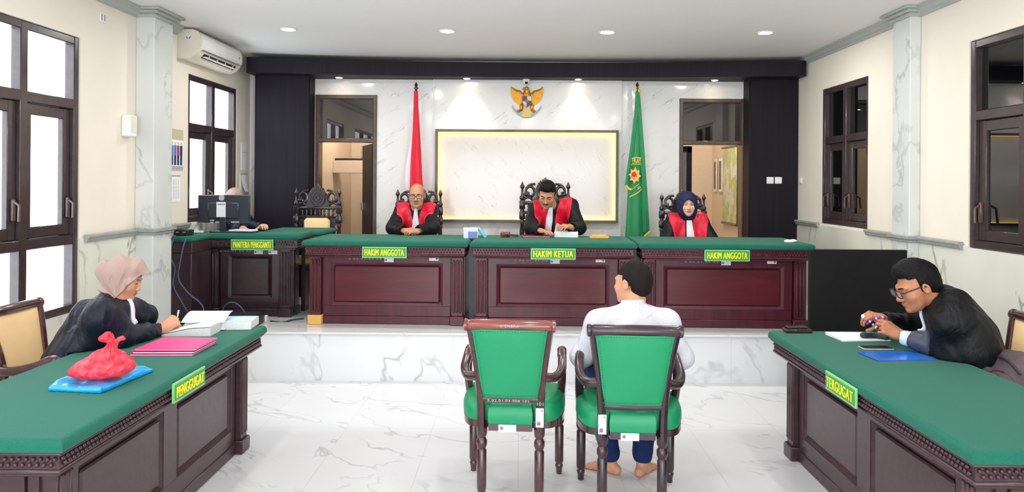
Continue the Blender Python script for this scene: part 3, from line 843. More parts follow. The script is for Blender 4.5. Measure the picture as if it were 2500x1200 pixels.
for i, (xa, xb, lab, sg) in enumerate(((-1.955, -0.452, 'red-brown judge bench desk left of centre with a yellow plinth block', 'HAKIM ANGGOTA'),
                                   (-0.444, 1.060, 'red-brown judge bench desk in the middle with the HAKIM KETUA sign', 'HAKIM KETUA'),
                                   (1.068, 2.63, 'red-brown judge bench desk at the right end beside the black board', 'HAKIM ANGGOTA'))):
    xc = (xa+xb)/2; yfr = 6.60-0.022*(xc+1.2)
    desk('judge_desk', lab, xb-xa-0.01, 0.84, BT, 1, 'mahog', 'mahogp', sg, (xc, yfr+0.42, PZ), -0.022, yellow=(i == 0), ovh=0.035)['group'] = 'judges bench desks'
for nm_, sx_ in (('judge_desk.001', -1), ('judge_desk.001', 1)):
    jd = bpy.data.objects[nm_]; MB().bb(sx_*0.742-0.026, sx_*0.742+0.026, -0.20, -0.17, 0.0, BT-0.06).build('gap_shade_strip', 'black', jd, smooth=False)  # black strips stand in for the deep shade in the gaps between desks
desk('clerk_desk', 'dark desk under the left window carrying the desktop monitor', 1.02, 0.42, BT+0.03, 1, 'darkwood', 'darkwood', 'PANITERA PENGGANTI', (-2.585, 7.16, PZ), 0, dx=0.06, cat='desk')
cd = bpy.data.objects['clerk_desk']
BC = BT+0.03
b = MB(); b.bb(0.02, 0.62, 0.20, 0.78, BC-0.05, BC, 0.018); b.build('return_top', 'felt', cd)
b = MB(); b.bb(-0.52, -0.32, -0.62, -0.2, BC-0.05, BC, 0.018); b.build('wing_top', 'felt', cd)
b = MB(); b.bb(-0.515, -0.33, -0.605, -0.17, BC-0.15, BC-0.05, 0.006); b.bb(-0.51, -0.34, -0.59, -0.15, 0, BC-0.15, 0.004); b.build('wing_panel', 'darkwood', cd)
b = MB(); b.bb(0.40, 0.44, 0.22, 0.36, 0, BT-0.05, 0.003); b.build('return_panel', 'darkwood', cd)
LD = desk('plaintiff_desk', 'long green-topped desk on the left with the PENGGUGAT sign', 2.17, 0.80, 0.77, 2, 'sidewood', 'sidewood', 'PENGGUGAT', (WX+1.06, 3.77, 0), PI/2, signw=0.35, sign_z=0.745, stickers=False, dx=-0.07)
RD = desk('defendant_desk', 'long green-topped desk on the right with the TERGUGAT sign', 2.17, 0.80, 0.77, 2, 'sidewood', 'sidewood', 'TERGUGAT', (1.622+0.40, 3.72, 0), -PI/2, signw=0.35, sign_z=0.745, stickers=False, dx=0.02)
# warped front board of the plaintiff's desk (its second panel hangs loose)
# ---------------------------------------------------------------- armchairs
def leg_turned(x, y, z1, top=0.030):
    b = MB(); pr = [(0.017, 0.0), (0.019, 0.03), (0.024, 0.05), (0.020, 0.06), (0.026, 0.075), (0.0265, z1-0.13), (0.021, z1-0.12), (0.029, z1-0.10), (0.029, z1-0.075), (0.020, z1-0.06), (0.028, z1-0.045), (0.030, z1-0.02), (0.030, z1)]
    b.lathe(pr, (x, y, 0), 16); return b
def armchair(label, vin, woodm, railm, loc, rz, stickers=(), texts=False, group=None, name='armchair'):
    c = thing(name, label, 'chair', loc, rz, group)
    for sx in (-1, 1):
        leg_turned(sx*0.255, 0.21, 0.41).build('leg', woodm, c)
        leg_turned(sx*0.155, -0.22, 0.41).build('leg', woodm, c)
        pts = smoothpath([(sx*0.157, -0.232, 0.39), (sx*0.160, -0.232, 0.53), (sx*0.172, -0.25, 0.70), (sx*0.195, -0.285, 0.86), (sx*0.212, -0.315, 0.965)], 5)
        b = MB(); b.tube(pts, 0.030, 8, sq=0.75); b.build('back_post', woodm, c)
        a = smoothpath([(sx*0.175, -0.245, 0.685), (sx*0.235, -0.20, 0.675), (sx*0.268, -0.09, 0.685), (sx*0.272, 0.03, 0.715), (sx*0.268, 0.10, 0.745), (sx*0.268, 0.150, 0.735), (sx*0.268, 0.145, 0.70), (sx*0.268, 0.120, 0.705)], 5)
        b = MB(); b.tube(a, [0.026]*(len(a)-14)+[0.029]*8+[0.022]*6, 10); b.build('arm', woodm, c)
        s = smoothpath([(sx*0.262, 0.16, 0.42), (sx*0.268, 0.10, 0.53), (sx*0.270, 0.055, 0.62), (sx*0.270, 0.05, 0.715)], 5)
        b = MB(); b.tube(s, 0.024, 8); b.build('arm_support', woodm, c)
    def outl(k=1.0, n=10):
        pts = [(-0.118, -0.252), (0.118, -0.252), (0.122, -0.19), (0.192, -0.19)]
        pts += [(0.192+0.095*math.sin(t*PI/2), -0.19+0.25*(1-math.cos(t*PI/2))) for t in [i/n for i in range(1, n+1)]]
        pts += [(0.285, 0.17), (0.265, 0.235), (-0.265, 0.235), (-0.285, 0.17)]
        pts += [(-(0.192+0.095*math.sin(t*PI/2)), -0.19+0.25*(1-math.cos(t*PI/2))) for t in [i/n for i in range(n, 0, -1)]]
        pts += [(-0.192, -0.19), (-0.122, -0.19)]
        return [(x*k, y*k) for x, y in pts]
    b = MB(); b.prism(outl(), 0.395, 0.43); b.build('seat_frame', woodm, c, ang=25)
    b = MB(); lay = [(0.99, 0.43), (1.01, 0.45), (1.01, 0.485), (0.985, 0.51), (0.93, 0.53), (0.80, 0.54)]; P = outl(); n = len(P)
    vs = [(x*k, y*k, z) for k, z in lay for x, y in P]
    fs = [tuple(range(n))[::-1], tuple(range((len(lay)-1)*n, len(lay)*n))]
    for i in range(len(lay)-1): fs += [(i*n+j, i*n+(j+1) % n, (i+1)*n+(j+1) % n, (i+1)*n+j) for j in range(n)]
    b.add(vs, fs); b.build('seat', vin, c, ang=60)
    # upholstered back: bowed trapezoid with a wooden surround
    def bk(u, v, off):
        z = 0.575+0.378*v; hw = 0.152+0.036*v+0.012*v*v; y = -0.232-0.075*v-0.012*v*v
        x = (2*u-1)*hw
        return (x, y-0.022*(1-(2*u-1)**2)*0.6+off, z)
    b = MB(); N = 12
    fa = [bk(i/N, j/N, -0.020-0.012*(math.sin(PI*i/N)*math.sin(PI*j/N))**0.4) for i in range(N+1) for j in range(N+1)]
    fb = [bk(i/N, j/N, 0.018+0.014*(math.sin(PI*i/N)*math.sin(PI*j/N))**0.4) for i in range(N+1) for j in range(N+1)]
    q = N+1; Q = [(i*q+j, (i+1)*q+j, (i+1)*q+j+1, i*q+j+1) for i in range(N) for j in range(N)]
    off = len(fa); Q += [tuple(off+k for k in f) for f in Q]
    rim = [i*q for i in range(q)]+[N*q+j for j in range(1, q)]+[i*q+N for i in range(N-1, -1, -1)]+[j for j in range(N-1, 0, -1)]
    for a, e in zip(rim, rim[1:]+rim[:1]): Q.append((a, e, off+e, off+a))
    b.add(fa+fb, Q); bk_o = b.build('backrest', vin, c, ang=60)
    st = MB(); E = []
    for side in range(4):
        for i in range(26):
            s_ = i/26
            u, v = ((0.03, s_), (0.97, s_), (s_, 0.03), (s_, 0.97))[side]
            p = bk(u, v, -0.026); E.append(p)
    for p in E: st.ell(p, (0.0035, 0.003, 0.0035), 5, 3)
    st.build('piping', 'goldpale' if vin == 'creamvinyl' else 'flaggreen', bk_o)
    b = MB(); b.tube([(-0.17, -0.238, 0.565), (0, -0.25, 0.562), (0.17, -0.238, 0.565)], 0.018, 8); b.build('lower_rail', woodm, c)
    rl = MB(); zz = 0.972; yy = -0.322
    prof = [(0.022, -0.243), (0.032, -0.238), (0.032, -0.225), (0.026, -0.218), (0.030, -0.205), (0.031, 0), (0.030, 0.205), (0.026, 0.218), (0.032, 0.225), (0.032, 0.238), (0.022, 0.243)]
    rl.lathe(prof, (0, 0, 0), 16, Mt((0, yy, zz), 0, PI/2, 0)); rl.build('top_rail', railm, c)
    if 'side' in stickers or 'sideL' in stickers:
        x = 0.158 if 'side' in stickers else -0.158
        b = MB(); b.bb(x-0.021, x+0.021, -0.2675, -0.2605, 0.425, 0.525); s = b.build('inventory_sticker', 'stickerm', c, smooth=False)
        MB().bb(x-0.015, x+0.004, -0.2685, -0.267, 0.435, 0.455).build('sticker_print', 'ink', s, smooth=False)
        MB().lathe([(0.005, 0), (0.005, 0.001)], (0, 0, 0), 10, Mt((x+0.011, -0.2675, 0.513)) @ XZ).build('sticker_mark', 'ink', s, smooth=False)
    if 'rear' in stickers:
        b = MB(); b.bb(-0.062, 0.032, -0.257, -0.251, 0.392, 0.43); s = b.build('inventory_sticker', 'stickerm', c, smooth=False)
        MB().lathe([(0.009, 0), (0.009, 0.002)], (0, 0, 0), 14, Mt((-0.045, -0.257, 0.412)) @ XZ).build('sticker_mark', 'ink', s, smooth=False)
    if texts:
        for txt, x, y, z, w_, h_ in (('5.02.01.03.008.101', -0.01, -0.2705, 0.562, 0.22, 0.013), ('101', 0.160, -0.2645, 0.548, 0.034, 0.018)):
            vs, fs = text_geo(txt, w_, h_, 0.001, 0.01, 1.2)
            b = MB(); b.add(vs, fs, Mt((x, y, z)) @ XZ); b.build('painted_code', 'whiteink', c, smooth=False)
        vs, fs = text_geo(texts, 0.10, 0.016, 0.001, 0.01, 1.2) if isinstance(texts, str) else text_geo('C EMBRA', 0.10, 0.014, 0.001, 0.01, 1.2)
        b = MB(); b.add(vs, fs, Mt((0.0, yy-0.0315, zz+0.002)) @ XZ); b.build('painted_lettering', 'whiteink', c, smooth=False)
    return c
armchair('empty green vinyl armchair with reddish top rail left of the seated man', 'vinyl', 'chairwood', 'railred', (-0.027, 4.18, 0), -0.07, ('side', 'rear'), True, 'green armchairs facing the bench')
armchair('green vinyl armchair with dark top rail that the man in white sits in', 'vinyl', 'darkwood', 'darkwood', (0.606, 4.06, 0), -0.06, ('sideL', 'rear'), False, 'green armchairs facing the bench')
armchair('cream vinyl armchair behind the woman at the left desk', 'creamvinyl', 'chairwood', 'chairwood', (-2.61, 4.24, 0), -PI/2-0.04, (), False, 'cream armchairs at the side desks')
armchair('cream vinyl armchair at the right picture edge behind the backpack', 'creamvinyl', 'chairwood', 'chairwood', (2.57, 4.06, 0), PI/2+0.03, (), False, 'cream armchairs at the side desks')
# ---------------------------------------------------------------- carved high-back chairs (front towards -Y)
def carved_chair(label, loc, s=1.0, rz=0.0):
    c = thing('carved_chair', label, 'chair', loc, rz, 'carved high-back chairs behind the bench')
    def S(b, name, m='carve', par=None, ang=45):
        b.v = [Vector(p)*s for p in b.v]; return b.build(name, m, par or c, ang=ang)
    for sx in (-1, 1):
        b = MB(); b.lathe([(0.026, 0), (0.03, 0.1), (0.022, 0.14), (0.034, 0.2), (0.026, 0.26), (0.034, 0.30), (0.034, 0.40)], (sx*0.25, -0.44, 0), 14); S(b, 'leg')
        b = MB(); x = sx*0.235
        b.bb(x-0.026, x+0.026, -0.026, 0.026, 0, 0.50, 0.005)
        b.lathe([(0.02, 0.50), (0.03, 0.53), (0.018, 0.56), (0.024, 0.62), (0.026, 0.72), (0.018, 0.80), (0.028, 0.83), (0.018, 0.85)], (x, 0, 0), 14)
        b.bb(x-0.03, x+0.03, -0.028, 0.028, 0.85, 0.93, 0.006); b.lathe([(0.022, 0.93), (0.022, 0.955)], (x, 0, 0), 12)
        b.bb(x-0.029, x+0.029, -0.028, 0.028, 0.955, 1.045, 0.006)
        S(b, 'back_post')
        b = MB(); b.lathe([(0.018, 1.045), (0.028, 1.06), (0.027, 1.08), (0.014, 1.10), (0.012, 1.13), (0.011, 1.16), (0.022, 1.175), (0.024, 1.19), (0.016, 1.205), (0.003, 1.235)], (x, 0, 0), 14); S(b, 'finial')
        a = smoothpath([(x, 0, 0.66), (sx*0.27, -0.15, 0.67), (sx*0.275, -0.32, 0.655), (sx*0.28, -0.42, 0.64), (sx*0.28, -0.45, 0.61)], 5)
        b = MB(); b.tube(a, 0.026, 8); b.lathe([(0.02, 0.40), (0.03, 0.46), (0.02, 0.52), (0.026, 0.58), (0.02, 0.64)], (sx*0.27, -0.42, 0), 12); S(b, 'arm')
        b = MB()
        for k in range(5):
            zz = 0.52+0.085*k
            b.tube([(sx*0.178+0.016*math.cos(t), -0.006, zz+0.034*math.sin(t)) for t in [2*PI*i/12 for i in range(12)]], 0.011, 6, closed=True)
        b.bb(sx*0.178-0.006, sx*0.178+0.006, -0.01, 0.01, 0.48, 0.92); S(b, 'carved_strip')
    b = MB(); b.bb(-0.275, 0.275, -0.47, 0.03, 0.38, 0.44, 0.01); S(b, 'seat_frame')
    b = MB(); b.box((0, -0.22, 0.465), (0.50, 0.45, 0.07), 0.028); S(b, 'seat', 'creamvinyl')
    b = MB(); b.box((0, -0.03, 0.695), (0.285, 0.07, 0.43), 0.03); S(b, 'back_cushion', 'creamvinyl')
    b = MB(); b.bb(-0.235, 0.235, -0.016, 0.016, 0.905, 0.935, 0.006); b.bb(-0.235, 0.235, -0.02, 0.02, 1.0, 1.035, 0.008); b.bb(-0.16, 0.16, 0.006, 0.02, 0.46, 0.92); b.bb(-0.235, 0.235, -0.016, 0.016, 0.44, 0.48, 0.006); S(b, 'cross_rail')
    for i in range(8):
        x = -0.168+0.048*i
        b = MB(); b.lathe([(0.011, 0.935), (0.016, 0.95), (0.009, 0.967), (0.015, 0.985), (0.011, 1.0)], (x, 0, 0), 10); S(b, 'spindle')
    # pierced crest: rosette, leaf fan, scrolls
    b = MB()
    b.prism([(0.085*math.cos(t)*(1+0.06*math.cos(9*t)), 1.13+0.095*math.sin(t)*(1+0.06*math.cos(9*t))) for t in [2*PI*i/54 for i in range(54)]], -0.018, 0.018, XZ)
    b.prism([(-0.125, 1.035), (0.125, 1.035), (0.12, 1.10), (0.10, 1.17), (0.075, 1.20), (0.06, 1.235), (0.035, 1.235), (0.02, 1.262), (0, 1.283), (-0.02, 1.262), (-0.035, 1.235), (-0.06, 1.235), (-0.075, 1.20), (-0.10, 1.17), (-0.12, 1.10)], -0.012, 0.012, XZ)
    for r_, t_ in ((0.022, 0.011), (0.05, 0.010), (0.08, 0.009)):
        b.tube([(r_*math.cos(t), -0.018, 1.13+r_*1.1*math.sin(t)) for t in [2*PI*i/20 for i in range(20)]], t_, 6, closed=True)
    for k in range(-4, 5):
        a = k*0.3; b.ell((0.085*math.sin(a), -0.014, 1.135+0.10*math.cos(a)), (0.013, 0.012, 0.03), 8, 6)
    for sx in (-1, 1):
        sp = [(sx*(0.152+0.055*math.cos(t)*(1-0.09*t)), -0.004, 1.125+0.07*math.sin(t)*(1-0.09*t)) for t in [0.5+i*0.32 for i in range(20)]]
        b.tube(sp, 0.016, 7)
        b.tube(smoothpath([(sx*0.10, 0, 1.21), (sx*0.15, 0, 1.205), (sx*0.19, 0, 1.17), (sx*0.198, 0, 1.12), (sx*0.17, 0, 1.085)], 4), [0.014]*17, 7)
        b.tube(smoothpath([(sx*0.125, 0, 1.045), (sx*0.165, 0, 1.075), (sx*0.205, 0, 1.065), (sx*0.225, 0, 1.035)], 4), 0.014, 7)
        b.ell((sx*0.195, -0.004, 1.105), (0.026, 0.016, 0.022), 8, 6)
    S(b, 'crest')
    return c
carved_chair('empty carved high-back chair with cream cushion before the left doorway', (at(776, 500, 8.02).x, 8.02, PZ), 0.99)
carved_chair('carved high-back chair behind the bald judge at the left', (at(1023, 500, 8.0).x, 8.0, PZ), 0.985)
carved_chair('tallest carved high-back chair behind the middle judge', (at(1331, 500, 8.0).x, 8.0, PZ), 1.06)
carved_chair('carved high-back chair behind the judge in navy headscarf', (at(1667, 500, 7.96).x, 7.96, PZ), 0.965)
# ---------------------------------------------------------------- things on the walls
ac = thing('air_conditioner', 'white split air conditioner high on the left wall above the far window', 'air conditioner', (WX, 7.185, 2.825))
pr = [(0, 0.0), (0.10, 0.0), (0.155, 0.025), (0.205, 0.085), (0.218, 0.12), (0.215, 0.19), (0.19, 0.245), (0.14, 0.265), (0, 0.265)]
b = MB(); n = len(pr)
vs = [(p[0], -0.495, p[1]) for p in pr]+[(p[0], 0.495, p[1]) for p in pr]
b.add(vs, [tuple(range(n)), tuple(range(n, 2*n))]+[(i, (i+1) % n, n+(i+1) % n, n+i) for i in range(n)]); b.build('body', 'acwhite', ac, ang=50)
fp = [(0.207, 0.083), (0.222, 0.12), (0.220, 0.19), (0.205, 0.225)]; b = MB()
for (x0, z0), (x1, z1) in zip(fp, fp[1:]):
    b.add([(x0, -0.46, z0), (x0, 0.46, z0), (x1, 0.46, z1), (x1, -0.46, z1), (x0-0.01, -0.46, z0), (x0-0.01, 0.46, z0), (x1-0.01, 0.46, z1), (x1-0.01, -0.46, z1)], [(0,1,2,3), (4,5,6,7), (0,1,5,4), (2,3,7,6), (0,3,7,4), (1,2,6,5)])
b.build('front_panel', 'white', ac)
b = MB(); b.add([(0.159, -0.36, 0.026), (0.159, 0.40, 0.026), (0.190, 0.40, 0.062), (0.190, -0.36, 0.062), (0.12, -0.36, 0.03), (0.12, 0.40, 0.03), (0.15, 0.40, 0.075), (0.15, -0.36, 0.075)], [(0,1,2,3), (4,5,6,7), (0,1,5,4), (2,3,7,6), (0,3,7,4), (1,2,6,5)]); b.build('air_outlet', 'black', ac, smooth=False)
b = MB(); b.box((0.172, 0.02, 0.036), (0.05, 0.74, 0.006), 0.002, None); b.build('louver', 'acwhite', ac)
for k in range(4): MB().bb(0.155, 0.19, -0.25+0.19*k, -0.245+0.19*k, 0.03, 0.06).build('vane', 'acwhite', ac)
b = MB(); b.bb(0.207, 0.222, -0.455, 0.455, 0.078, 0.083); b.build('groove', 'ink', ac)
st = MB(); st.bb(0.075, 0.125, -0.4965, -0.4945, 0.165, 0.215); st = st.build('sticker', 'stickerm', ac, smooth=False)
b = MB()
for sx in (-1, 1):
    b.prism([(0.1+sx*0.004, 0.176), (0.1+sx*0.012, 0.176), (0.1+sx*0.018, 0.188), (0.1+sx*0.026, 0.205), (0.1+sx*0.014, 0.194), (0.1+sx*0.004, 0.188)], 0.497, 0.4985, XZ)
b.build('sticker_mark', 'ink', st, smooth=False)
MB().lathe([(0.012, 0), (0.012, 0.002)], (0, 0, 0), 14, Mt((0.2215, 0.40, 0.15), 0, PI/2, 0)).build('badge', 'ink', ac)
p = on_x(305, 307, WX); o = thing('wall_speaker', 'small white box mounted on the cream wall left of the left pillar', 'speaker', (WX, p.y, p.z-0.085))
MB().bb(0, 0.07, -0.055, 0.055, 0, 0.17, 0.008).build('case', 'white', o); MB().bb(0.068, 0.073, -0.045, 0.045, 0.03, 0.16, 0.003).build('front_cover', 'acwhite', o)
p = on_x(249, 43, WX); o = thing('wall_socket', 'tiny white plate high on the cream wall above the near left window corner', 'socket', (WX, p.y, p.z-0.035))
MB().bb(0, 0.01, -0.035, 0.035, 0, 0.07, 0.003).build('plate', 'white', o)
for yy in (-0.018, 0.018): MB().bb(0.009, 0.0115, yy-0.005, yy+0.005, 0.012, 0.058).build('slot', 'ink', o)
for px, nm in ((1880, 'left'), (1900, 'right')):
    p = at(px, 440, 8.27); o = thing('light_switch', 'white light switch on the dark timber panel, %s one of the pair' % nm, 'switch', (p.x, 8.27, p.z-0.037), group='switch pair on the dark panel')
    MB().bb(-0.04, 0.04, -0.01, 0, 0, 0.075, 0.006).build('plate', 'white', o); MB().bb(-0.022, 0.022, -0.014, -0.009, 0.018, 0.058, 0.003).build('rocker', 'white', o)
p = on_x(1956, 441, WXR); o = thing('light_switch', 'small white switch on the right cream wall at the edge of the dark panel', 'switch', (WXR, p.y, p.z-0.03))
MB().bb(-0.012, 0, -0.035, 0.035, 0, 0.07, 0.004).build('plate', 'white', o); MB().bb(-0.016, -0.011, -0.018, 0.018, 0.015, 0.055, 0.003).build('rocker', 'white', o)
o = thing('security_camera', 'white dome camera below the fascia just above the eagle emblem', 'camera', (at(1285, 193, 8.40).x, 8.40, 2.895))
MB().lathe([(0.045, 0), (0.05, -0.012), (0.048, -0.03), (0.03, -0.032)], (0, 0, 0), 24).build('housing', 'white', o)
MB().ell((0, 0, -0.035), (0.038, 0.038, 0.036)).build('ball', 'white', o); MB().ell((0, -0.026, -0.04), (0.02, 0.016, 0.02)).build('camera_lens', 'black', o)
# posters and calendars on the left wall
def poster(name, label, cat, y0, y1, z0, z1, parts, x=WX, group=None):
    o = thing(name, label, cat, (x, (y0+y1)/2, z0), group=group); w_ = (y1-y0)/2; h_ = z1-z0
    MB().bb(0, 0.004, -w_, w_, 0, h_).build('sheet', 'paper', o, smooth=False)
    for nm, m_, a, c, d_, e in parts:
        MB().bb(0.003, 0.0055, -w_+2*w_*a, -w_+2*w_*c, h_*d_, h_*e).build(nm, m_, o, smooth=False)
    return o
M['shirtblue'] = plain('print_blue', (90, 120, 190), 0.7); M['shirtred'] = plain('print_red', (170, 70, 90), 0.7); M['printnavy'] = plain('print_navy', (50, 54, 90), 0.7); M['printtan'] = plain('print_tan', (200, 190, 160), 0.7); M['printgrey'] = plain('print_grey', (176, 178, 186), 0.7)
pp = [('printed_top', 'printtan', 0.0, 1.0, 0.74, 1.0), ('printed_base', 'printgrey', 0, 1, 0.0, 0.1)]
for i, m_ in enumerate(('shirtred', 'shirtblue', 'shirtblue', 'shirtred', 'printnavy')):
    c_ = 0.30+0.15*i
    pp += [('printed_figure', m_, c_-0.06, c_+0.06, 0.36, 0.60), ('printed_figure', 'printnavy', c_-0.05, c_+0.05, 0.12, 0.36), ('printed_figure', 'printtan', c_-0.03, c_+0.03, 0.60, 0.68)]
poster('wall_poster', 'poster showing a row of people on the wall beside the left pillar', 'poster', 6.42, 6.81, 1.81, 2.18, pp)
cal = [('month_grid', 'printgrey', 0.08, 0.92, 0.16+0.13*i, 0.165+0.13*i) for i in range(6)]+[('month_grid', 'printgrey', 0.1+0.13*i, 0.106+0.13*i, 0.16, 0.82) for i in range(7)]+[('heading_bar', 'printgrey', 0, 1, 0.94, 1)]
poster('wall_calendar', 'calendar sheet hung below the people poster beside the left pillar', 'calendar', 6.42, 6.76, 1.52, 1.765, cal)
poster('wall_calendar', 'narrow calendar right of the far left window, upper of two', 'calendar', 8.02, 8.2, 1.84, 2.15, [('heading_bar', 'printgrey', 0.1, 0.9, 0.62, 0.64), ('month_grid', 'printgrey', 0.15, 0.85, 0.2, 0.5)] and [('heading_bar', 'printgrey', 0.1, 0.9, 0.62, 0.64)])
bpy.data.objects['wall_calendar.001'].location.y = 8.32
o = poster('wall_calendar', 'calendar with curled pages right of the far left window, lower of two', 'calendar', 8.2, 8.44, 1.57, 1.80, [('heading_bar', 'printgrey', 0, 1, 0.93, 1)])
b = MB(); b.grid(lambda u, v: (0.006+0.05*v*v*(1-0.5*u), -0.10+0.2*u, 0.215-0.19*v), 6, 8); b.grid(lambda u, v: (0.008+0.05*v*v*(1-0.5*u), -0.10+0.2*u, 0.215-0.19*v), 6, 8); b.build('loose_page', 'paper', o)
# ---------------------------------------------------------------- eagle emblem
ge = at(1286, 248, YB-0.03)
g = thing('eagle_emblem', 'golden eagle emblem with a shield on the marble above the lit panel', 'emblem', (ge.x, YB-0.032, ge.z))
def px(x, y): return ((x-610)/1292*140/212.5, -(y-630)/1200*130/212.5)
def zprism(pts, d0, d1): b = MB(); b.prism([px(*p) for p in pts], d0, d1, XZ); return b
for sx in (0, 1):
    b = MB()
    base = [(500, 480), (430, 400), (330, 370), (245, 300)]
    tips = [(245, 300), (248, 400), (262, 480), (290, 560), (335, 630), (390, 680), (450, 715), (480, 700)]
    root = [(400, 400), (420, 420), (440, 450), (455, 490), (470, 530), (480, 570), (490, 610), (500, 650)]
    mir = (lambda q: (1225-q[0], q[1])) if sx else (lambda q: q)
    for i in range(7):
        b.prism([px(*mir(q)) for q in (root[i], tips[i], tips[i+1], root[i+1])], 0.004+0.004*(i % 2), 0.016+0.004*(i % 2), XZ)
    inner = [(520, 470), (520, 500), (520, 530), (520, 560), (520, 590), (520, 610), (520, 630), (515, 655)]
    for i in range(7):
        b.prism([px(*mir(q)) for q in (inner[i], root[i], root[i+1], inner[i+1])], 0.004, 0.024, XZ)
    b.tube([Vector((px(*mir(q))[0], -0.016, px(*mir(q))[1])) for q in ((500, 470), (440, 400), (400, 393), (330, 368), (247, 303))], [0.016, 0.014, 0.012, 0.010, 0.004], 8)
    b.build('wing', 'gold', g, ang=20)
b = MB()
def E3(x, y, rx, ry, rz, dz=0.02): q = px(x, y); b.ell((q[0], -dz, q[1]), (rx/1292*140/212.5, ry, rz/1200*130/212.5), 14, 10)
E3(610, 530, 95, 0.03, 190); E3(615, 400, 62, 0.03, 90); E3(605, 345, 55, 0.028, 48, 0.03); E3(560, 345, 45, 0.014, 22, 0.035); E3(530, 350, 18, 0.012, 22, 0.035)
E3(490, 760, 40, 0.02, 90); E3(730, 760, 40, 0.02, 90); E3(430, 845, 50, 0.018, 30, 0.03); E3(770, 850, 50, 0.018, 30, 0.03)
b.build('eagle_body', 'gold', g)
b = zprism([(540, 770), (680, 770), (700, 880), (715, 970), (610, 985), (495, 970), (525, 880)], 0.004, 0.03); b.build('tail', 'goldpale', g)
sh = zprism([(508, 515), (715, 515), (718, 640), (690, 710), (612, 765), (535, 710), (505, 640)], 0.03, 0.056).build('shield', 'ink', g)
M['shieldred'] = plain('shield_red', (130, 24, 50), 0.4); M['shieldwhite'] = plain('shield_white', (226, 210, 180), 0.4)
for q, m_ in (([(515, 522), (606, 522), (606, 605), (512, 620)], 'shieldred'), ([(618, 522), (708, 522), (710, 620), (618, 605)], 'shieldwhite'), ([(512, 640), (604, 640), (604, 752), (540, 705)], 'shieldwhite'), ([(618, 640), (710, 640), (685, 705), (618, 752)], 'shieldred')):
    zprism(q, 0.055, 0.059).build('shield_quarter', m_, sh, smooth=False)
zprism([(612+45*math.cos(t), 628+42*math.sin(t)) for t in [2*PI*i/5-PI/2 for i in range(5)]], 0.058, 0.063).build('shield_boss', 'ink', sh)
b = MB()
rib = [(285+650*t, 740+230*math.sin(PI*t)**0.8) for t in [i/16 for i in range(17)]]
for (x0, y0), (x1, y1) in zip(rib, rib[1:]):
    b.prism([px(x0, y0-30), px(x1, y1-30), px(x1, y1+32), px(x0, y0+32)], 0.012, 0.024, XZ)
rb = b.build('ribbon', 'printgrey', g)
# ---------------------------------------------------------------- flags
def flag_pole(name, label, x, y, ztop, lean=0.0):
    f = thing(name, label, 'flag', (x, y, PZ))
    h = ztop-PZ
    MB().lathe([(0.16, 0), (0.16, 0.03), (0.06, 0.06), (0.03, 0.12), (0.02, 0.2)], (0, 0, 0), 20).build('stand', 'carve', f)
    MB().tube([(0, 0, 0.1), (0, 0, h-0.07)], 0.014, 10).build('pole', 'carve', f)
    MB().lathe([(0.014, 0), (0.022, 0.005), (0.024, 0.02), (0.012, 0.03), (0.02, 0.045), (0.016, 0.06), (0.002, 0.085)], (0, 0, h-0.085), 12).build('finial', 'carve', f)
    return f
def drape(spec, n=48, pleats=5, seed=0.0, depth=0.55):
    """spec: list of (z, left, right, yshift) bottom to top in local metres -> pleated closed tube"""
    vs = []; fs = []
    S_ = smoothpath([(a, b_, c_) for a, b_, c_ in spec], 6)
    for q in S_:
        z, l, r = q; cx, hw = (l+r)/2, (r-l)/2
        for k in range(n):
            a = 2*PI*k/n
            w_ = 1+0.16*math.sin(pleats*a+seed+z*1.3)+0.06*math.sin(9*a+seed*2)
            vs.append((cx+hw*math.cos(a)*(0.9+0.1*w_), -0.01+hw*depth*math.sin(a)*w_, z))
    m = len(S_)
    for i in range(m-1):
        for k in range(n): fs.append((i*n+k, i*n+(k+1) % n, (i+1)*n+(k+1) % n, (i+1)*n+k))
    fs += [tuple(range(n)), tuple(range((m-1)*n, m*n))]
    return vs, fs
YF = 8.22; sF = F/YF
def fl(pxs, x0): return [(at(x0, y, YF).z-PZ, (l-x0)/sF, (r-x0)/sF) for y, l, r in pxs]
tp = at(1016, 200, YF)
rf = flag_pole('national_flag', 'furled red and white flag on a pole behind the bald judge', tp.x, YF, tp.z)
sp = fl([(600, 1001, 1044), (520, 1002, 1040), (450, 1003, 1034), (380, 1005, 1030), (330, 1008, 1027), (270, 1010, 1023), (222, 1011, 1021)], 1016)
b = MB(); b.add(*drape(sp, pleats=7, depth=0.8)); b.build('red_cloth', 'flagred', rf, ang=60)
sp = fl([(470, 994, 1004), (440, 989, 1006), (400, 993, 1007), (360, 1000, 1009), (325, 1006, 1011)], 1016)
b = MB(); vs, fs = drape(sp, pleats=3, depth=0.9); b.add([(x, y+0.02, z) for x, y, z in vs], fs); b.build('white_cloth', 'flagwhite', rf, ang=60)
tp = at(1556, 200, YF)
gf = flag_pole('court_flag', 'furled green flag with a yellow flower emblem on a pole right of the lit panel', tp.x, YF, tp.z)
sp = fl([(640, 1526, 1582), (575, 1529, 1580), (520, 1532, 1579), (455, 1535, 1577), (390, 1540, 1573), (330, 1545, 1570), (270, 1549, 1566), (225, 1551, 1562)], 1556)
b = MB(); b.add(*drape(sp, pleats=4, depth=0.45, seed=0.6))
sp = fl([(452, 1526, 1540), (400, 1533, 1546), (340, 1541, 1552), (290, 1546, 1556)], 1556)
vs, fs = drape(sp, pleats=3, depth=0.9); b.add([(x, y-0.015, z) for x, y, z in vs], fs)
sp = fl([(566, 1568, 1587), (500, 1566, 1583), (430, 1564, 1578), (340, 1560, 1571), (280, 1556, 1566)], 1556)
vs, fs = drape(sp, pleats=3, depth=1.0, seed=1); b.add([(x, y-0.02, z) for x, y, z in vs], fs)
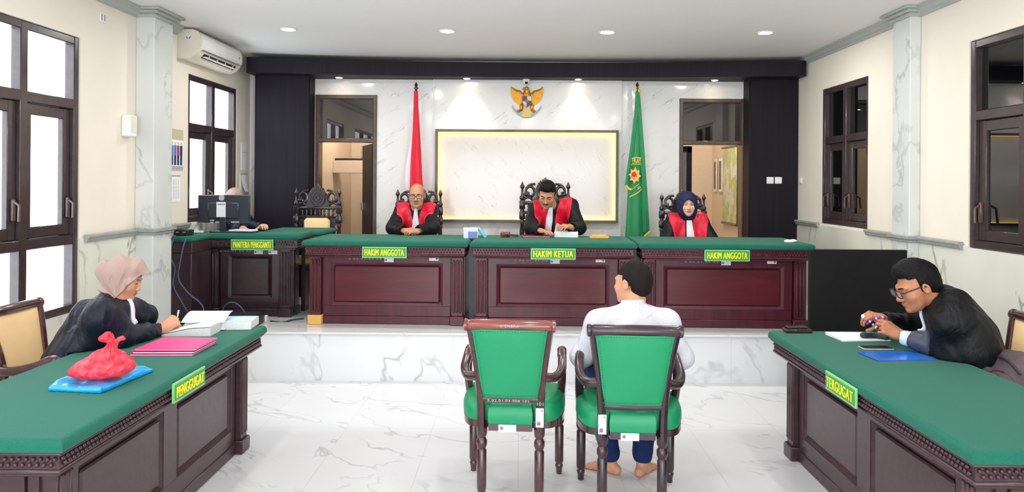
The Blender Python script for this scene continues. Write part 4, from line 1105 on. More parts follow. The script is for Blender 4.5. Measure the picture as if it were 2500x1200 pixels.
b.build('green_cloth', 'flaggreen', gf, ang=60)
b = MB()
def L(pxx, pyy, yy=-0.0): q = at(pxx, pyy, YF); return Vector((q.x-tp.x, yy, q.z-PZ))
for pts, yy in ([((1526, 452), (1530, 457), (1535, 461), (1540, 462)), -0.05], [((1568, 580), (1576, 571), (1587, 563)), -0.06], [((1552, 222), (1552, 212)), -0.012], [((1562, 232), (1559, 212)), -0.012]):
    b.tube([L(x, y, yy) for x, y in pts], 0.006, 6, sq=2.2)
b.build('gold_fringe', 'flaggold', gf)
b = MB(); yf_ = -0.082
def dec(poly, mat, nm, y0=yf_):
    b = MB(); b.prism([(L(x, y).x, L(x, y).z) for x, y in poly], -y0, -y0+0.003, XZ); return b.build(nm, mat, gf, smooth=False)
def arc(cx, cy, r0, r1, a0, a1, asp=1.25, n=14):
    A = [a0+(a1-a0)*i/n for i in range(n+1)]
    return [(cx+r0*math.cos(a), cy+r0*asp*math.sin(a)) for a in A]+[(cx+r1*math.cos(a), cy+r1*asp*math.sin(a)) for a in A[::-1]]
def strip(p, w_): return [(x, y) for x, y in p]+[(x, y+w_) for x, y in p[::-1]]
for p, w_ in ([(1540, 386), (1546, 384), (1552, 383.5), (1562, 385)], 2.5), ([(1540, 398), (1550, 396.5), (1562, 397.5)], 1.6), ([(1538, 402), (1550, 400), (1562, 402)], 1.2), ([(1537, 464), (1548, 455), (1558, 447)], 1.4), ([(1535, 478), (1548, 472), (1556, 467), (1563, 460)], 3.0):
    dec(strip(p, w_), 'flaggold', 'emblem_band')
fl_ = [(1547+(15 if i % 2 == 0 else 10.5)*math.cos(PI*i/8-PI/2+0.1), 428+(20 if i % 2 == 0 else 13)*math.sin(PI*i/8-PI/2+0.1)) for i in range(16)]
dec(fl_, 'flaggold', 'emblem_flower')
dec(arc(1545, 428, 0.1, 6.5, 0, 2*PI, 1.4, 18), 'flagred', 'emblem_disc', yf_-0.0035); dec(arc(1545, 430, 0.1, 4.6, 0.3, PI-0.3, 1.3, 14), 'flagwhite', 'emblem_disc', yf_-0.007); dec([(1545, 423), (1548, 429), (1545, 436), (1542, 429)], 'flagred', 'emblem_disc', yf_-0.0105)
vs, fs = text_geo('HKAM', 20/sF, 8/sF, 0.002, 0.03); q = L(1551, 391.5, yf_-0.001); b = MB(); b.add(vs, fs, Mt(q) @ XZ); b.build('lettering', 'flaggold', gf, smooth=False)
vs, fs = text_geo('AG', 9/sF, 6/sF, 0.002, 0.03); q = L(1557, 458, yf_-0.001); b = MB(); b.add(vs, fs, Mt(q, 0, -0.6) @ XZ); b.build('lettering', 'flaggold', gf, smooth=False)
# ---------------------------------------------------------------- clerk's desk: monitor, modem, papers, cables
ZB = 1.19
mx_ = at(547, 520, 7.12).x; ZB = 1.22
mo = thing('desktop_monitor', 'black desktop monitor seen from behind on the left clerk desk', 'monitor', (mx_, 7.12, ZB))
b = MB(); b.box((0, 0, 0.225), (0.50, 0.03, 0.27), 0.008); b.box((0, -0.018, 0.21), (0.30, 0.03, 0.16), 0.012); b.build('housing', 'mon', mo)
b = MB(); b.box((0, -0.02, 0.09), (0.06, 0.03, 0.17), 0.006); b.build('stand_neck', 'mon', mo)
b = MB(); b.box((0, 0, 0.006), (0.22, 0.16, 0.012), 0.005); b.build('stand_base', 'mon', mo)
b = MB(); b.box((-0.015, -0.035, 0.22), (0.088, 0.003, 0.145)); s_ = b.build('paper_label', 'stickerm', mo, smooth=False)
MB().bb(-0.05, 0.02, -0.038, -0.036, 0.265, 0.275).build('label_print', 'ink', s_, smooth=False)
MB().lathe([(0.028, 0), (0.028, 0.003)], (0, 0, 0), 20, Mt((-0.018, -0.015, 0.332)) @ XZ).build('round_sticker', 'printgrey', mo)
for x_, z_ in ((-0.10, 0.115), (-0.10, 0.095), (-0.05, 0.098), (0.10, 0.10), (0.14, 0.10)): MB().box((x_, -0.034, z_), (0.035, 0.02, 0.012), 0.002).build('plug', 'printgrey', mo)
q = at(446, 560, 6.68); o = thing('modem', 'small black modem box at the left end of the clerk desk', 'modem', (q.x, 6.68, ZB))
MB().box((0, 0, 0.026), (0.155, 0.12, 0.05), 0.006).build('case', 'black', o)
for x_ in (-0.02, 0.04): MB().box((x_, -0.061, 0.032), (0.026, 0.003, 0.008)).build('indicator', 'printgrey', o, smooth=False)
def sheets(name, label, c, sx, sy, rz, n=3, th=0.004, cat='paper', mat='paper', group=None, jit=0.012):
    o = thing(name, label, cat, c, rz, group); random.seed(len(label)+n)
    for i in range(n):
        b = MB(); b.box((random.uniform(-jit, jit), random.uniform(-jit, jit), th*(i+0.5)), (sx, sy, th*0.9), 0, Mt((0,0,0), 0, 0, random.uniform(-0.06, 0.06))); b.build('sheet', mat, o, smooth=False)
    return o
sheets('paper_stack', 'white papers beside the modem on the clerk desk', (at(478, 566, 7.10).x, 7.12, ZB), 0.13, 0.16, 0.3)
sheets('paper_stack', 'white papers lying right of the desktop monitor', (at(598, 560, 7.12).x, 7.10, ZB+0.016), 0.22, 0.14, -0.2)
o = MB().box((0, 0, 0.007), (0.28, 0.15, 0.014), 0.005).build('blue_binder', 'printnavy'); o.location = (at(590, 563, 7.1).x, 7.10, ZB); tag(o, 'dark blue binder under the papers right of the desktop monitor', 'binder')
M['cable'] = plain('slate_blue_cable', (74, 84, 120), 0.5)
def cable(label, pts, Y, r=0.006, mat='cable', group='cables at the clerk desk'):
    P = smoothpath([at(x, y, Y+dy) for x, y, dy in [(p+(0,))[:3] for p in pts]], 8)
    o = MB().tube(P, r, 8).build('cable', mat); return tag(o, label, 'cable', group)
cable('slate blue cable hanging from the modem down the left of the clerk desk', [(428, 574, 0.12), (421, 590), (416, 625), (427, 655), (423, 695), (440, 730), (455, 755), (468, 776)], 6.47)
cable('slate blue cable hanging right of the modem down the clerk desk front', [(457, 575, 0.1), (448, 600), (440, 640), (436, 680), (458, 713), (488, 738), (497, 755), (495, 776)], 6.48)
cable('short cable loop behind the diagonal one near the platform', [(480, 777), (486, 755), (490, 742)], 6.9)
cable('arched blue cable rising from the flat black box', [(543, 772), (545, 752), (556, 740), (570, 738), (585, 746), (599, 764)], 6.74, group='cables at the clerk desk')
cable('dark cable lying on the platform beside the yellow plinth block', [(660, 783), (690, 786), (715, 780), (742, 777)], 6.80, 0.008, 'black')
o = thing('flat_box', 'flat black box on the platform floor before the clerk desk', 'box', (at(575, 775, 6.68).x, 6.68, PZ))
MB().box((0, 0, 0.045), (0.46, 0.24, 0.09), 0.008).build('case', 'black', o); MB().box((0, 0, 0.092), (0.42, 0.2, 0.006), 0.002).build('lid', 'mon', o)
o = MB().box((0, 0, 0.03), (0.06, 0.05, 0.06), 0.006).build('adapter', 'white'); o.location = (at(645, 775, 6.8).x, 6.8, PZ); tag(o, 'little white adapter on the platform right of the flat black box', 'adapter')
ZB = 1.19
# ---------------------------------------------------------------- things on the judges' bench
q = on_z(1148, 582, ZB); o = thing('tissue_box', 'white and blue cardboard box on the bench left of the gavel', 'box', (q.x, q.y+0.05, ZB), 0.1)
M['boxwhite'] = plain('box_pale_lilac', (226, 230, 250), 0.5); M['boxblue'] = plain('box_blue', (112, 142, 204), 0.5); M['cyan'] = plain('cyan_plastic', (110, 208, 236), 0.35)
b = MB(); b.box((0, 0, 0.05), (0.135, 0.08, 0.10), 0.004); b.build('carton', 'boxwhite', o); b = MB(); b.box((0.018, -0.041, 0.035), (0.085, 0.004, 0.06)); b.build('blue_label', 'boxblue', o, smooth=False)
q = on_z(1184, 580, ZB); o = MB().box((0, 0, 0.052), (0.028, 0.09, 0.125), 0.008, Mt((0, 0, 0.004), 0, -0.65, 0)).build('cyan_packet', 'cyan'); o.location = (q.x-0.0, q.y+0.05, ZB); tag(o, 'slim light blue packet tilted against the white and blue box', 'packet')
q = on_z(1236, 580, ZB); o = thing('gavel', 'dark wooden gavel lying on the bench between box and red folder', 'gavel', (q.x, q.y+0.05, ZB), 0.2)
b = MB(); b.lathe([(0.02, -0.045), (0.028, -0.04), (0.028, -0.022), (0.022, -0.018), (0.024, 0), (0.022, 0.018), (0.028, 0.022), (0.028, 0.04), (0.02, 0.045)], (0, 0, 0), 16, Mt((-0.01, 0, 0.029), 0, PI/2, 0.5)); b.build('head', 'railred', o)
b = MB(); b.tube([(0.01, -0.01, 0.03), (0.06, -0.03, 0.024), (0.11, -0.045, 0.018)], [0.008, 0.01, 0.012], 10); b.build('handle', 'chairwood', o)
q = on_z(1308, 580, ZB); o = thing('red_folder', 'dark red folder lying under the middle judge right hand', 'folder', (q.x, q.y+0.09, ZB), 0.05)
M['folderred'] = plain('folder_red', (150, 24, 44), 0.5)
MB().box((0, 0, 0.004), (0.27, 0.18, 0.006), 0.002).build('cover', 'folderred', o); MB().box((0.004, 0, 0.009), (0.26, 0.17, 0.005)).build('sheet', 'paper', o, smooth=False); MB().box((0.003, 0, 0.0145), (0.27, 0.18, 0.005), 0.002).build('cover', 'folderred', o)
q = on_z(1384, 580, ZB); o = thing('case_file', 'thick white paper stack the middle judge is leafing through', 'papers', (q.x, q.y+0.10, ZB), -0.08)
b = MB(); b.box((0, 0, 0.028), (0.23, 0.17, 0.056), 0.004); b.build('page_block', 'paper', o)
b = MB(); pg = lambda u, v: (-0.11+0.07*u+0.02*v*v, -0.08+0.14*u-0.01*v, 0.054+0.09*v*(1-0.55*u))
b.grid(pg, 6, 8); b.grid(lambda u, v: (pg(u, v)[0], pg(u, v)[1]+0.002, pg(u, v)[2]), 6, 8); b.build('lifted_page', 'paper', o)
q = on_z(1464, 582, ZB); o = thing('gavel_block', 'pale wooden gavel block on the bench right of the paper stack', 'gavel block', (q.x, q.y+0.06, ZB), 0.0)
b = MB(); b.box((0, 0, 0.01), (0.18, 0.11, 0.02), 0.004); b.build('base', 'yellowblock', o); b = MB(); b.box((0, 0, 0.026), (0.14, 0.08, 0.014), 0.004); b.build('top', 'yellowblock', o)
q = on_z(1934, 592, ZB); s = SDF(0.004); s.ell((0, 0, 0.012), (0.05, 0.03, 0.016), k=0.01).ell((0.03, 0.01, 0.014), (0.03, 0.025, 0.014), k=0.01).ell((-0.035, -0.005, 0.012), (0.03, 0.02, 0.014), k=0.01)
d_ = s.field(); d_ += 0.003*fsin(s.X, s.Y, s.Z, 5, 160); o = npobj('crumpled_tissue', [s.mesh(d_)], ['paper'], None); o.location = (q.x, q.y+0.03, ZB); tag(o, 'crumpled white tissue at the right end of the bench', 'tissue')
# black board standing right of the bench
q0, q1 = at(1975, 608, 5.55), at(2212, 611, 5.55)
o = thing('black_board', 'black standing board between the bench and the right wall', 'board', ((q0.x+q1.x)/2, 5.55, 0)); w_ = (q1.x-q0.x)/2
M['boardblack'] = plain('board_black', (26, 25, 27), 0.75, var=0.1, nscale=30, spec=0.2)
b = MB(); b.bb(-w_, w_, -0.02, 0.02, 0.12, q0.z, 0.004); b.build('board_sheet', 'boardblack', o)
for x_ in (-w_+0.03, w_-0.03): MB().bb(x_-0.02, x_+0.02, -0.22, 0.22, 0, 0.12, 0.006).build('foot', 'black', o)
# ---------------------------------------------------------------- left desk
ZD = 0.77
def book(name, label, c, sx, sy, th, rz, mats=('paper', 'paper'), open_=None, tilt=0):
    o = thing(name, label, 'book', c, rz)
    b = MB(); b.box((0, 0, th/2), (sx, sy, th), 0.003); b.build('page_block', mats[0], o)
    b = MB(); b.box((0, 0, th+0.0015), (sx*0.995, sy*0.995, 0.003)); b.build('top_page', mats[1], o, smooth=False)
    return o
M['pageblue'] = plain('pale_blue_page', (196, 214, 244), 0.6); M['pageedge'] = plain('page_edges', (226, 224, 226), 0.7, var=0.08, nscale=90)
q = on_z(548, 806, ZD); book('thick_book', 'thick closed volume with pale blue top page at the far end of the left desk', (q.x+0.02, q.y+0.11, ZD), 0.26, 0.20, 0.05, 0.10, ('pageedge', 'pageblue'))
q = on_z(440, 822, ZD); o = thing('open_book', 'thick open white volume the woman in beige headscarf is writing in', 'book', (q.x+0.02, q.y+0.16, ZD), 0.05)
b = MB(); b.prism([(-0.15, 0.0), (0.145, 0.0), (0.145, 0.050), (0.03, 0.046), (-0.08, 0.024), (-0.15, 0.010)], -0.03, 0.14, Mt() @ XZ); b.build('page_block', 'pageedge', o)
b = MB(); hz_ = lambda u: float(np.interp(u, [0, 0.24, 0.61, 1], [0.012, 0.026, 0.048, 0.052])); b.grid(lambda u, v: (-0.148+0.29*u, -0.138+0.166*v, hz_(u)+0.003), 12, 3); b.grid(lambda u, v: (-0.148+0.29*u, -0.138+0.166*v, hz_(u)+0.001), 12, 3); b.build('near_page', 'paper', o)
b = MB(); fp_ = lambda u, v: (-0.10+0.27*u, 0.03+0.17*v, 0.052+0.045*math.sin(v*1.8)); b.grid(fp_, 4, 8); b.grid(lambda u, v: (fp_(u, v)[0], fp_(u, v)[1], max(0.002, fp_(u, v)[2]-0.045)), 4, 8); b.build('far_page', 'paper', o)
M['pink'] = plain('magenta_folder', (226, 42, 130), 0.4, var=0.03); M['pinkpale'] = plain('pink_folder_inside', (244, 180, 208), 0.5)
c0, c1, c2, c3 = on_z(316, 868, ZD), on_z(470, 868, ZD), on_z(526, 838, ZD), on_z(392, 836, ZD)
cc = (c0+c1+c2+c3)/4
for i, (lb, pl) in enumerate((('magenta folder at the bottom of the stack on the left desk', 0.0), ('pink paper folder in the middle of the stack on the left desk', 0.012), ('magenta folder on top of the stack on the left desk', 0.026))):
    o = thing('paper_folder', lb, 'folder', (cc.x, cc.y, ZD+pl), 0, 'magenta folders on the left desk'); b = MB()
    sc_ = (1.0, 0.98, 0.97)[i]; P_ = [((p-cc)*sc_) for p in (c0, c1, c2, c3)]
    th = 0.011
    for nm, m_, z0, z1, k_ in (('back_cover', 'pink', 0.0, 0.002, 1.0), ('paper', 'paper' if i == 1 else 'pinkpale', 0.002, th-0.003, 0.985), ('front_cover', 'pink', th-0.003, th-0.001, 1.0)):
        b = MB(); b.prism([(p.x*k_+(0.01*i if nm != 'back_cover' else 0), p.y*k_) for p in P_], z0+(0.002 if i == 2 else 0)*0, z1); b.build(nm, m_, o, smooth=False)
# blue plastic bag folded flat, tied red plastic bag on it
M['bluebag'] = plain('cyan_blue_plastic', (12, 158, 232), 0.22, var=0.08, nscale=20)
t = NT('red_plastic_film'); v = t.coords(); n1 = t.noise(v, 26, 4, 0.6, 0.8)
pb_ = t.bsdf(t.mix(t.ramp(n1, 0.35, 0.7), lin((240, 44, 78)), lin((255, 140, 158))), 0.28, bump=n1, bstr=0.6, bdist=0.01); t.m
tr_ = t.n('ShaderNodeBsdfTranslucent'); tr_.inputs[0].default_value = lin((255, 70, 90)); mx2 = t.n('ShaderNodeMixShader'); mx2.inputs[0].default_value = 0.5
t.l(pb_.outputs[0], mx2.inputs[1]); t.l(tr_.outputs[0], mx2.inputs[2]); t.l(mx2.outputs[0], t.out.inputs[0]); M['redbag'] = t.m
c = [on_z(x, y, ZD) for x, y in ((114, 955), (246, 962), (374, 908), (290, 893), (195, 918))]; cc = sum(c, Vector())/5
s = SDF(0.005)
P_ = [p-cc for p in c]
s.ell((0, 0, 0.012), (max(abs(p.x) for p in P_)+0.03, max(abs(p.y) for p in P_)+0.03, 0.03), k=0.0)
d_ = s.field(); pd = None
for i in range(5):
    A_, B_ = P_[i], P_[(i+1) % 5]; e_ = (B_-A_); nx, ny = e_.y, -e_.x; l_ = math.hypot(nx, ny); nx, ny = nx/l_, ny/l_
    if nx*A_.x+ny*A_.y < 0: nx, ny = -nx, -ny
    q_ = (s.X-A_.x)*nx+(s.Y-A_.y)*ny+0*s.Z; pd = q_ if pd is None else np.maximum(pd, q_)
hgt = 0.013+0.010*fsin(s.X, s.Y, s.Z*0, 3, 38)+0.005*fsin(s.X, s.Y, s.Z*0, 9, 90)
d_ = np.maximum(np.maximum(pd+0.3*np.abs(s.Z-0.012)+0.006*fsin(s.X, s.Y, s.Z, 5, 60), (s.Z-0.013-hgt)*0.7), 0.0008-s.Z).astype(np.float32)
o = npobj('blue_plastic_bag', [s.mesh(d_)], ['bluebag'], None); o.location = (cc.x, cc.y, ZD); tag(o, 'bright blue plastic bag folded flat under the red bag on the left desk', 'bag')
q = on_z(243, 932, ZD+0.035); s = SDF(0.004)
s.ell((0, 0, 0.055), (0.125, 0.11, 0.06), k=0.04).ell((-0.07, -0.01, 0.04), (0.075, 0.08, 0.045), k=0.03).ell((0.06, 0.02, 0.07), (0.08, 0.08, 0.06), k=0.03).ell((0.01, 0.02, 0.11), (0.07, 0.065, 0.05), k=0.04)
s.cap((0.02, 0.02, 0.13), (0.035, 0.03, 0.19), 0.035, 0.018, k=0.02).cap((0.035, 0.03, 0.19), (0.01, 0.03, 0.225), 0.016, 0.028, k=0.015).cap((0.035, 0.03, 0.19), (0.075, 0.03, 0.218), 0.012, 0.014, k=0.01).ell((-0.005, 0.03, 0.215), (0.035, 0.018, 0.022), k=0.015)
d_ = s.field(); rr = np.sqrt(s.X**2+s.Y**2); th_ = np.arctan2(s.Y-0.03, s.X-0.03)
d_ += 0.012*np.abs(np.sin(th_*6+9*s.Z+1.8*fsin(s.X, s.Y, s.Z, 4, 34)))*np.clip(s.Z/0.09, 0.25, 1)-0.006+0.011*np.abs(fsin(s.X, s.Y, s.Z, 8, 55))+0.004*np.abs(fsin(s.X, s.Y, s.Z, 2, 120)); d_ = np.maximum(d_, 0.001-s.Z)
o = npobj('red_plastic_bag', [s.mesh(d_)], ['redbag'], None, it=0); o.location = (q.x-0.035, q.y+0.085, ZD+0.036); o.scale = (0.97, 0.94, 0.80); tag(o, 'knotted red plastic bag on the blue bag on the left desk', 'bag')
# ---------------------------------------------------------------- right desk
q = on_z(1950, 812, ZD); o = thing('wooden_block', 'flat dark wooden block at the far end of the right desk', 'block', (q.x, q.y+0.03, ZD), 0.0)
b = MB(); b.box((0, 0, 0.012), (0.17, 0.09, 0.024), 0.006); b.build('base', 'darkwood', o); b = MB(); b.box((0, 0.01, 0.03), (0.13, 0.06, 0.012), 0.004); b.build('top', 'carve', o)
q = (on_z(2012, 816, ZD)+on_z(2060, 835, ZD)+on_z(2195, 832, ZD)+on_z(2110, 813, ZD))/4
sheets('paper_sheets', 'white paper sheets in front of the man with glasses on the right desk', (q.x, q.y, ZD), 0.30, 0.22, 0.05, 4, 0.003)
q = on_z(2120, 829, ZD); s = SDF(0.004); M['pouch'] = plain('dark_green_pouch', (26, 62, 58), 0.5)
s.cap((-0.03, 0, 0.016), (0.035, 0.01, 0.016), 0.022, k=0.02, flat=((0, 0, 1), 0.75)).cap((0.05, 0, 0.014), (0.085, -0.05, 0.014), 0.016, 0.018, k=0.02); d_ = s.field(); d_ += 0.002*fsin(s.X, s.Y, s.Z, 3, 90); d_ = np.maximum(d_, -s.Z)
o = npobj('pouch', [s.mesh(d_)], ['pouch'], None); o.location = (q.x, q.y+0.0, ZD+0.013); tag(o, 'dark green cloth pouch on the papers below the hands with beads', 'pouch')
q = (on_z(2098, 849, ZD)+on_z(2178, 856, ZD))/2; o = thing('smartphone', 'black phone with pale rim between papers and blue folder', 'phone', (q.x+0.01, q.y+0.02, ZD), 0.0)
b = MB(); b.box((0, 0, 0.005), (0.175, 0.082, 0.008), 0.003); b.build('case', 'printgrey', o); b = MB(); b.box((0, 0, 0.0095), (0.165, 0.074, 0.002)); b.build('screen', 'black', o, smooth=False)
c = [on_z(x, y, ZD) for x, y in ((2092, 861), (2142, 882), (2290, 879), (2224, 857))]; cc = sum(c, Vector())/4
o = thing('blue_folder', 'blue transparent plastic folder nearest the camera on the right desk', 'folder', (cc.x, cc.y, ZD)); M['bluefolder'] = plain('blue_folder_plastic', (44, 116, 214), 0.15, var=0.15, nscale=9)
for nm, z0, k_, m_ in (('back_cover', 0.0, 1.0, 'bluefolder'), ('sheet', 0.0022, 0.93, 'pageblue'), ('front_cover', 0.0042, 0.99, 'bluefolder')):
    b = MB(); b.prism([((p-cc).x*k_, (p-cc).y*k_) for p in c], z0, z0+0.0018); b.build(nm, m_, o, smooth=False)
# backpack on a chair beside the right desk
bp = thing('backpack', 'brown-grey backpack resting against the right desk at the picture edge', 'backpack', (2.64, 3.84, 0.545)); M['bagcloth'] = plain('backpack_cloth', (88, 74, 80), 0.7, var=0.15, nscale=30, bstr=0.1); M['bagdark'] = plain('backpack_trim', (54, 42, 50), 0.6)
s = SDF(0.007); s.cap((-0.06, -0.10, 0.13), (-0.06, 0.12, 0.13), 0.13, 0.12, k=0.03).cap((0.0, -0.12, 0.15), (0.0, 0.10, 0.15), 0.12, k=0.04).cap((-0.02, -0.08, 0.22), (-0.02, 0.10, 0.21), 0.10, 0.09, k=0.04)
d_ = s.field(); d_ += 0.006*fsin(s.X, s.Y, s.Z, 6, 30)+0.003*fsin(s.X, s.Y, s.Z, 7, 80); d_ = np.maximum(d_, -s.Z); v_, q_ = s.mesh(d_)
o = npobj('bag_body', [(v_, q_)], ['bagcloth'], None); o.parent = bp
s = SDF(0.006); s.cap((-0.17, -0.10, 0.15), (-0.16, 0.05, 0.15), 0.07, k=0.02, flat=((1, 0, 0), 0.6)); o = npobj('front_pocket', [s.mesh(s.field())], ['bagcloth'], None); o.parent = bp
for pts, r_ in ([(-0.14, 0.19, 0.10), (-0.10, 0.24, 0.17), (-0.04, 0.22, 0.24), (-0.02, 0.14, 0.28)], 0.032), ([(-0.06, 0.20, 0.12), (-0.02, 0.22, 0.2), (0.03, 0.17, 0.26)], 0.028):
    b = MB(); b.tube(smoothpath(pts, 6), r_, 10, sq=0.55); b.build('strap', 'bagdark', bp)
b = MB(); b.tube(smoothpath([(-0.15, -0.18, 0.24), (-0.12, -0.05, 0.27), (-0.10, 0.08, 0.27), (-0.09, 0.17, 0.22)], 8), 0.007, 6); b.build('zip', 'bagdark', bp)
# ---------------------------------------------------------------- people
def V3(p): return np.array([p[0], p[1], p[2]], float)
def headM(pos, f, pitch=0.0, roll=0.0, s=1.0):
    y = Vector((f[0], f[1], 0)).normalized(); x = y.cross(Vector((0, 0, 1)))
    R = Matrix((x, y, Vector((0, 0, 1)))).transposed()
    R = R @ Matrix.Rotation(roll, 3, 'Y') @ Matrix.Rotation(-pitch, 3, 'X')
    M4 = R.to_4x4(); M4.translation = Vector(pos)
    return M4 @ Matrix.Scale(s, 4)
class HS:
    """adds shapes given in head coordinates (x to the person's right, y forward, z up)"""
    def __init__(s, S, M4): s.S = S; s.M = M4; s.s = M4.to_scale()[0]; s.R = np.array(M4.to_3x3())/s.s
    def P(s, p): return V3(s.M @ Vector(p))
    def ell(s, c, r, k=0.012, sub=False, rot=None):
        R = s.R if rot is None else s.R @ np.array(rot)
        s.S.ell(s.P(c), np.array(r)*s.s, R, k*s.s, sub)
    def cap(s, a, b, ra, rb=None, k=0.012, sub=False, flat=None):
        s.S.cap(s.P(a), s.P(b), ra*s.s, (ra if rb is None else rb)*s.s, k*s.s, sub, flat)
def face(h, female=False, ears=True, jaw=1.0, fat=0.0):
    h.ell((0, -0.014, 0.030), (0.073, 0.094, 0.086), 0.0)
    h.ell((0, 0.036, -0.026), (0.062+fat, 0.058, 0.086), 0.02)
    h.ell((0, 0.050, -0.074), (0.046*jaw+fat, 0.042, 0.040), 0.02)
    h.ell((0, 0.080, -0.098), (0.020*jaw, 0.016, 0.014), 0.018)
    for sx in (-1, 1):
        h.ell((sx*0.036, 0.062, -0.028), (0.026+fat, 0.026, 0.028), 0.02)
        h.cap((sx*0.012, 0.088, 0.024), (sx*0.046, 0.074, 0.022), 0.011, 0.010, 0.014)
        h.ell((sx*0.031, 0.102, 0.004), (0.018, 0.014, 0.010), 0.012, True)
        h.ell((sx*0.031, 0.0775, 0.004), (0.015, 0.012, 0.011), 0.006)
        h.ell((sx*0.011, 0.100, -0.036), (0.0085, 0.010, 0.0075), 0.006)
        if ears:
            h.ell((sx*0.076, -0.006, -0.006), (0.010, 0.018, 0.031), 0.006, rot=Matrix.Rotation(-0.2, 3, 'X'))
            h.ell((sx*0.083, -0.002, -0.004), (0.006, 0.009, 0.017), 0.004, True)
    if female: h.cap((0, 0.088, 0.014), (0, 0.103, -0.030), 0.0075, 0.0105, 0.010)
    else: h.cap((0, 0.090, 0.016), (0, 0.110, -0.030), 0.0085, 0.0125, 0.010)
    h.ell((0, 0.094, -0.0585), (0.023, 0.0105, 0.0055), 0.005)
    h.ell((0, 0.092, -0.068), (0.019, 0.0105, 0.0065), 0.005)
    h.cap((-0.024, 0.094, -0.0632), (0.024, 0.094, -0.0632), 0.0018, 0.0018, 0.003, True)
def lipfn(M4):
    inv = np.array(M4.inverted())
    def fn(c):
        L = c @ inv[:3, :3].T+inv[:3, 3]
        e = (L[:, 0]/0.0245)**2+((L[:, 2]+0.063)/0.0118)**2
        return np.where((e < 1) & (L[:, 1] > 0.082), 1, 0)
    return fn
def hand(S, wrist, d, back, thumb, curls, s=1.0, spread=0.06, tb=(0.5, 0.7, -0.35, 0.5), arm=None):
    X = Vector(d).normalized(); Z = Vector(back); Z = (Z-X*Z.dot(X)).normalized(); Y = Z.cross(X)*thumb
    w = Vector(wrist)
    def P(x, y, z): return V3(w+(X*x+Y*y+Z*z)*s)
    ys = (0.028, 0.0095, -0.0095, -0.027); bl = (0.088, 0.092, 0.087, 0.079)
    for i in range(4): S.cap(P(0.012, ys[i]*0.55, 0), P(bl[i], ys[i], 0.002), 0.0135*s, 0.0108*s, 0.012, flat=None)
    S.cap(P(0.01, 0.012, -0.006), P(0.05, 0.022, -0.010), 0.016*s, 0.013*s, 0.014); S.cap(P(0.015, -0.014, -0.006), P(0.06, -0.020, -0.008), 0.014*s, 0.012*s, 0.012)
    fl_ = (0.070, 0.078, 0.073, 0.057)
    for i in range(4):
        p = Vector((bl[i], ys[i], 0.002)); a = 0.0; r = 0.0092 if i < 3 else 0.0082
        for j, q in enumerate((0.44, 0.31, 0.25)):
            a += curls[i][j] if isinstance(curls[0], (tuple, list)) else curls[j]
            n = p+Vector((math.cos(a), (ys[i]/0.028)*spread*(1 if j == 0 else 0.5), -math.sin(a)))*fl_[i]*q
            S.cap(P(*p), P(*n), r*s, (r-0.0009)*s, 0.0035); p = n; r -= 0.0009
    p = Vector((0.020, 0.026, -0.006)); dr = Vector(tb[:3]).normalized(); r = 0.0125
    for j, q in enumerate((0.042, 0.034, 0.026)):
        n = p+dr*q; S.cap(P(*p), P(*n), r*s, (r-0.0015)*s, 0.006); p = n; r -= 0.0015
        dr = (dr+Vector((tb[3], -0.25, -0.10))).normalized()
    if arm is not None: S.cap(V3(arm), P(0.012, 0, 0), 0.036*s, 0.025*s, 0.02, flat=(tuple(Z), 0.8))
def eyes(t, M4, open_=1.0, brow=True, down=False, browmat='hair', bw=1.0, skin=None):
    for sx in (-1, 1):
        b = MB(); b.ell((sx*0.031, 0.0835, 0.0035), (0.0125, 0.0075, 0.0052*open_), 14, 8, M4)
        e = b.build('eye', 'eyewhite', t, world=True)
        if down:
            b = MB(); b.ell((sx*0.031, 0.0832, 0.0062), (0.0150, 0.0095, 0.0066), 14, 8, M4); b.build('eyelid', skin or 'skind', e, world=True)
            b = MB(); b.tube([M4 @ Vector((sx*(0.0185+0.0085*i), 0.0905+0.0014*(1-((i-1.5)/1.5)**2), 0.0006-0.001*(1-((i-1.5)/1.5)**2))) for i in range(4)], 0.0016*M4.to_scale()[0], 5); b.build('eyelash', 'hair', e, world=True)
        b = MB(); b.ell((sx*0.031, 0.0895, 0.0035-(0.001 if down else 0)), (0.0058, 0.0024, 0.0052*open_), 12, 6, M4); b.build('iris', 'iris', e, world=True)
        if not down: b = MB(); b.tube([M4 @ Vector((sx*(0.0165+0.0145*i/3*2), 0.0885-0.0045*(i/3)**2, 0.0045+0.0052*open_*(1-((i-1.5)/1.7)**2))) for i in range(4)], 0.0016*M4.to_scale()[0], 5); b.build('eyelash', 'hair', e, world=True)
        if brow:
            b = MB(); b.tube([M4 @ Vector((sx*(0.013+0.012*i), 0.0985-0.0012*i-0.0016*i*i, 0.0225+0.0035*math.sin(i*0.9))) for i in range(4)], [q*bw*M4.to_scale()[0] for q in (0.0028, 0.0036, 0.0032, 0.0016)], 6); b.build('eyebrow', browmat, t, world=True)
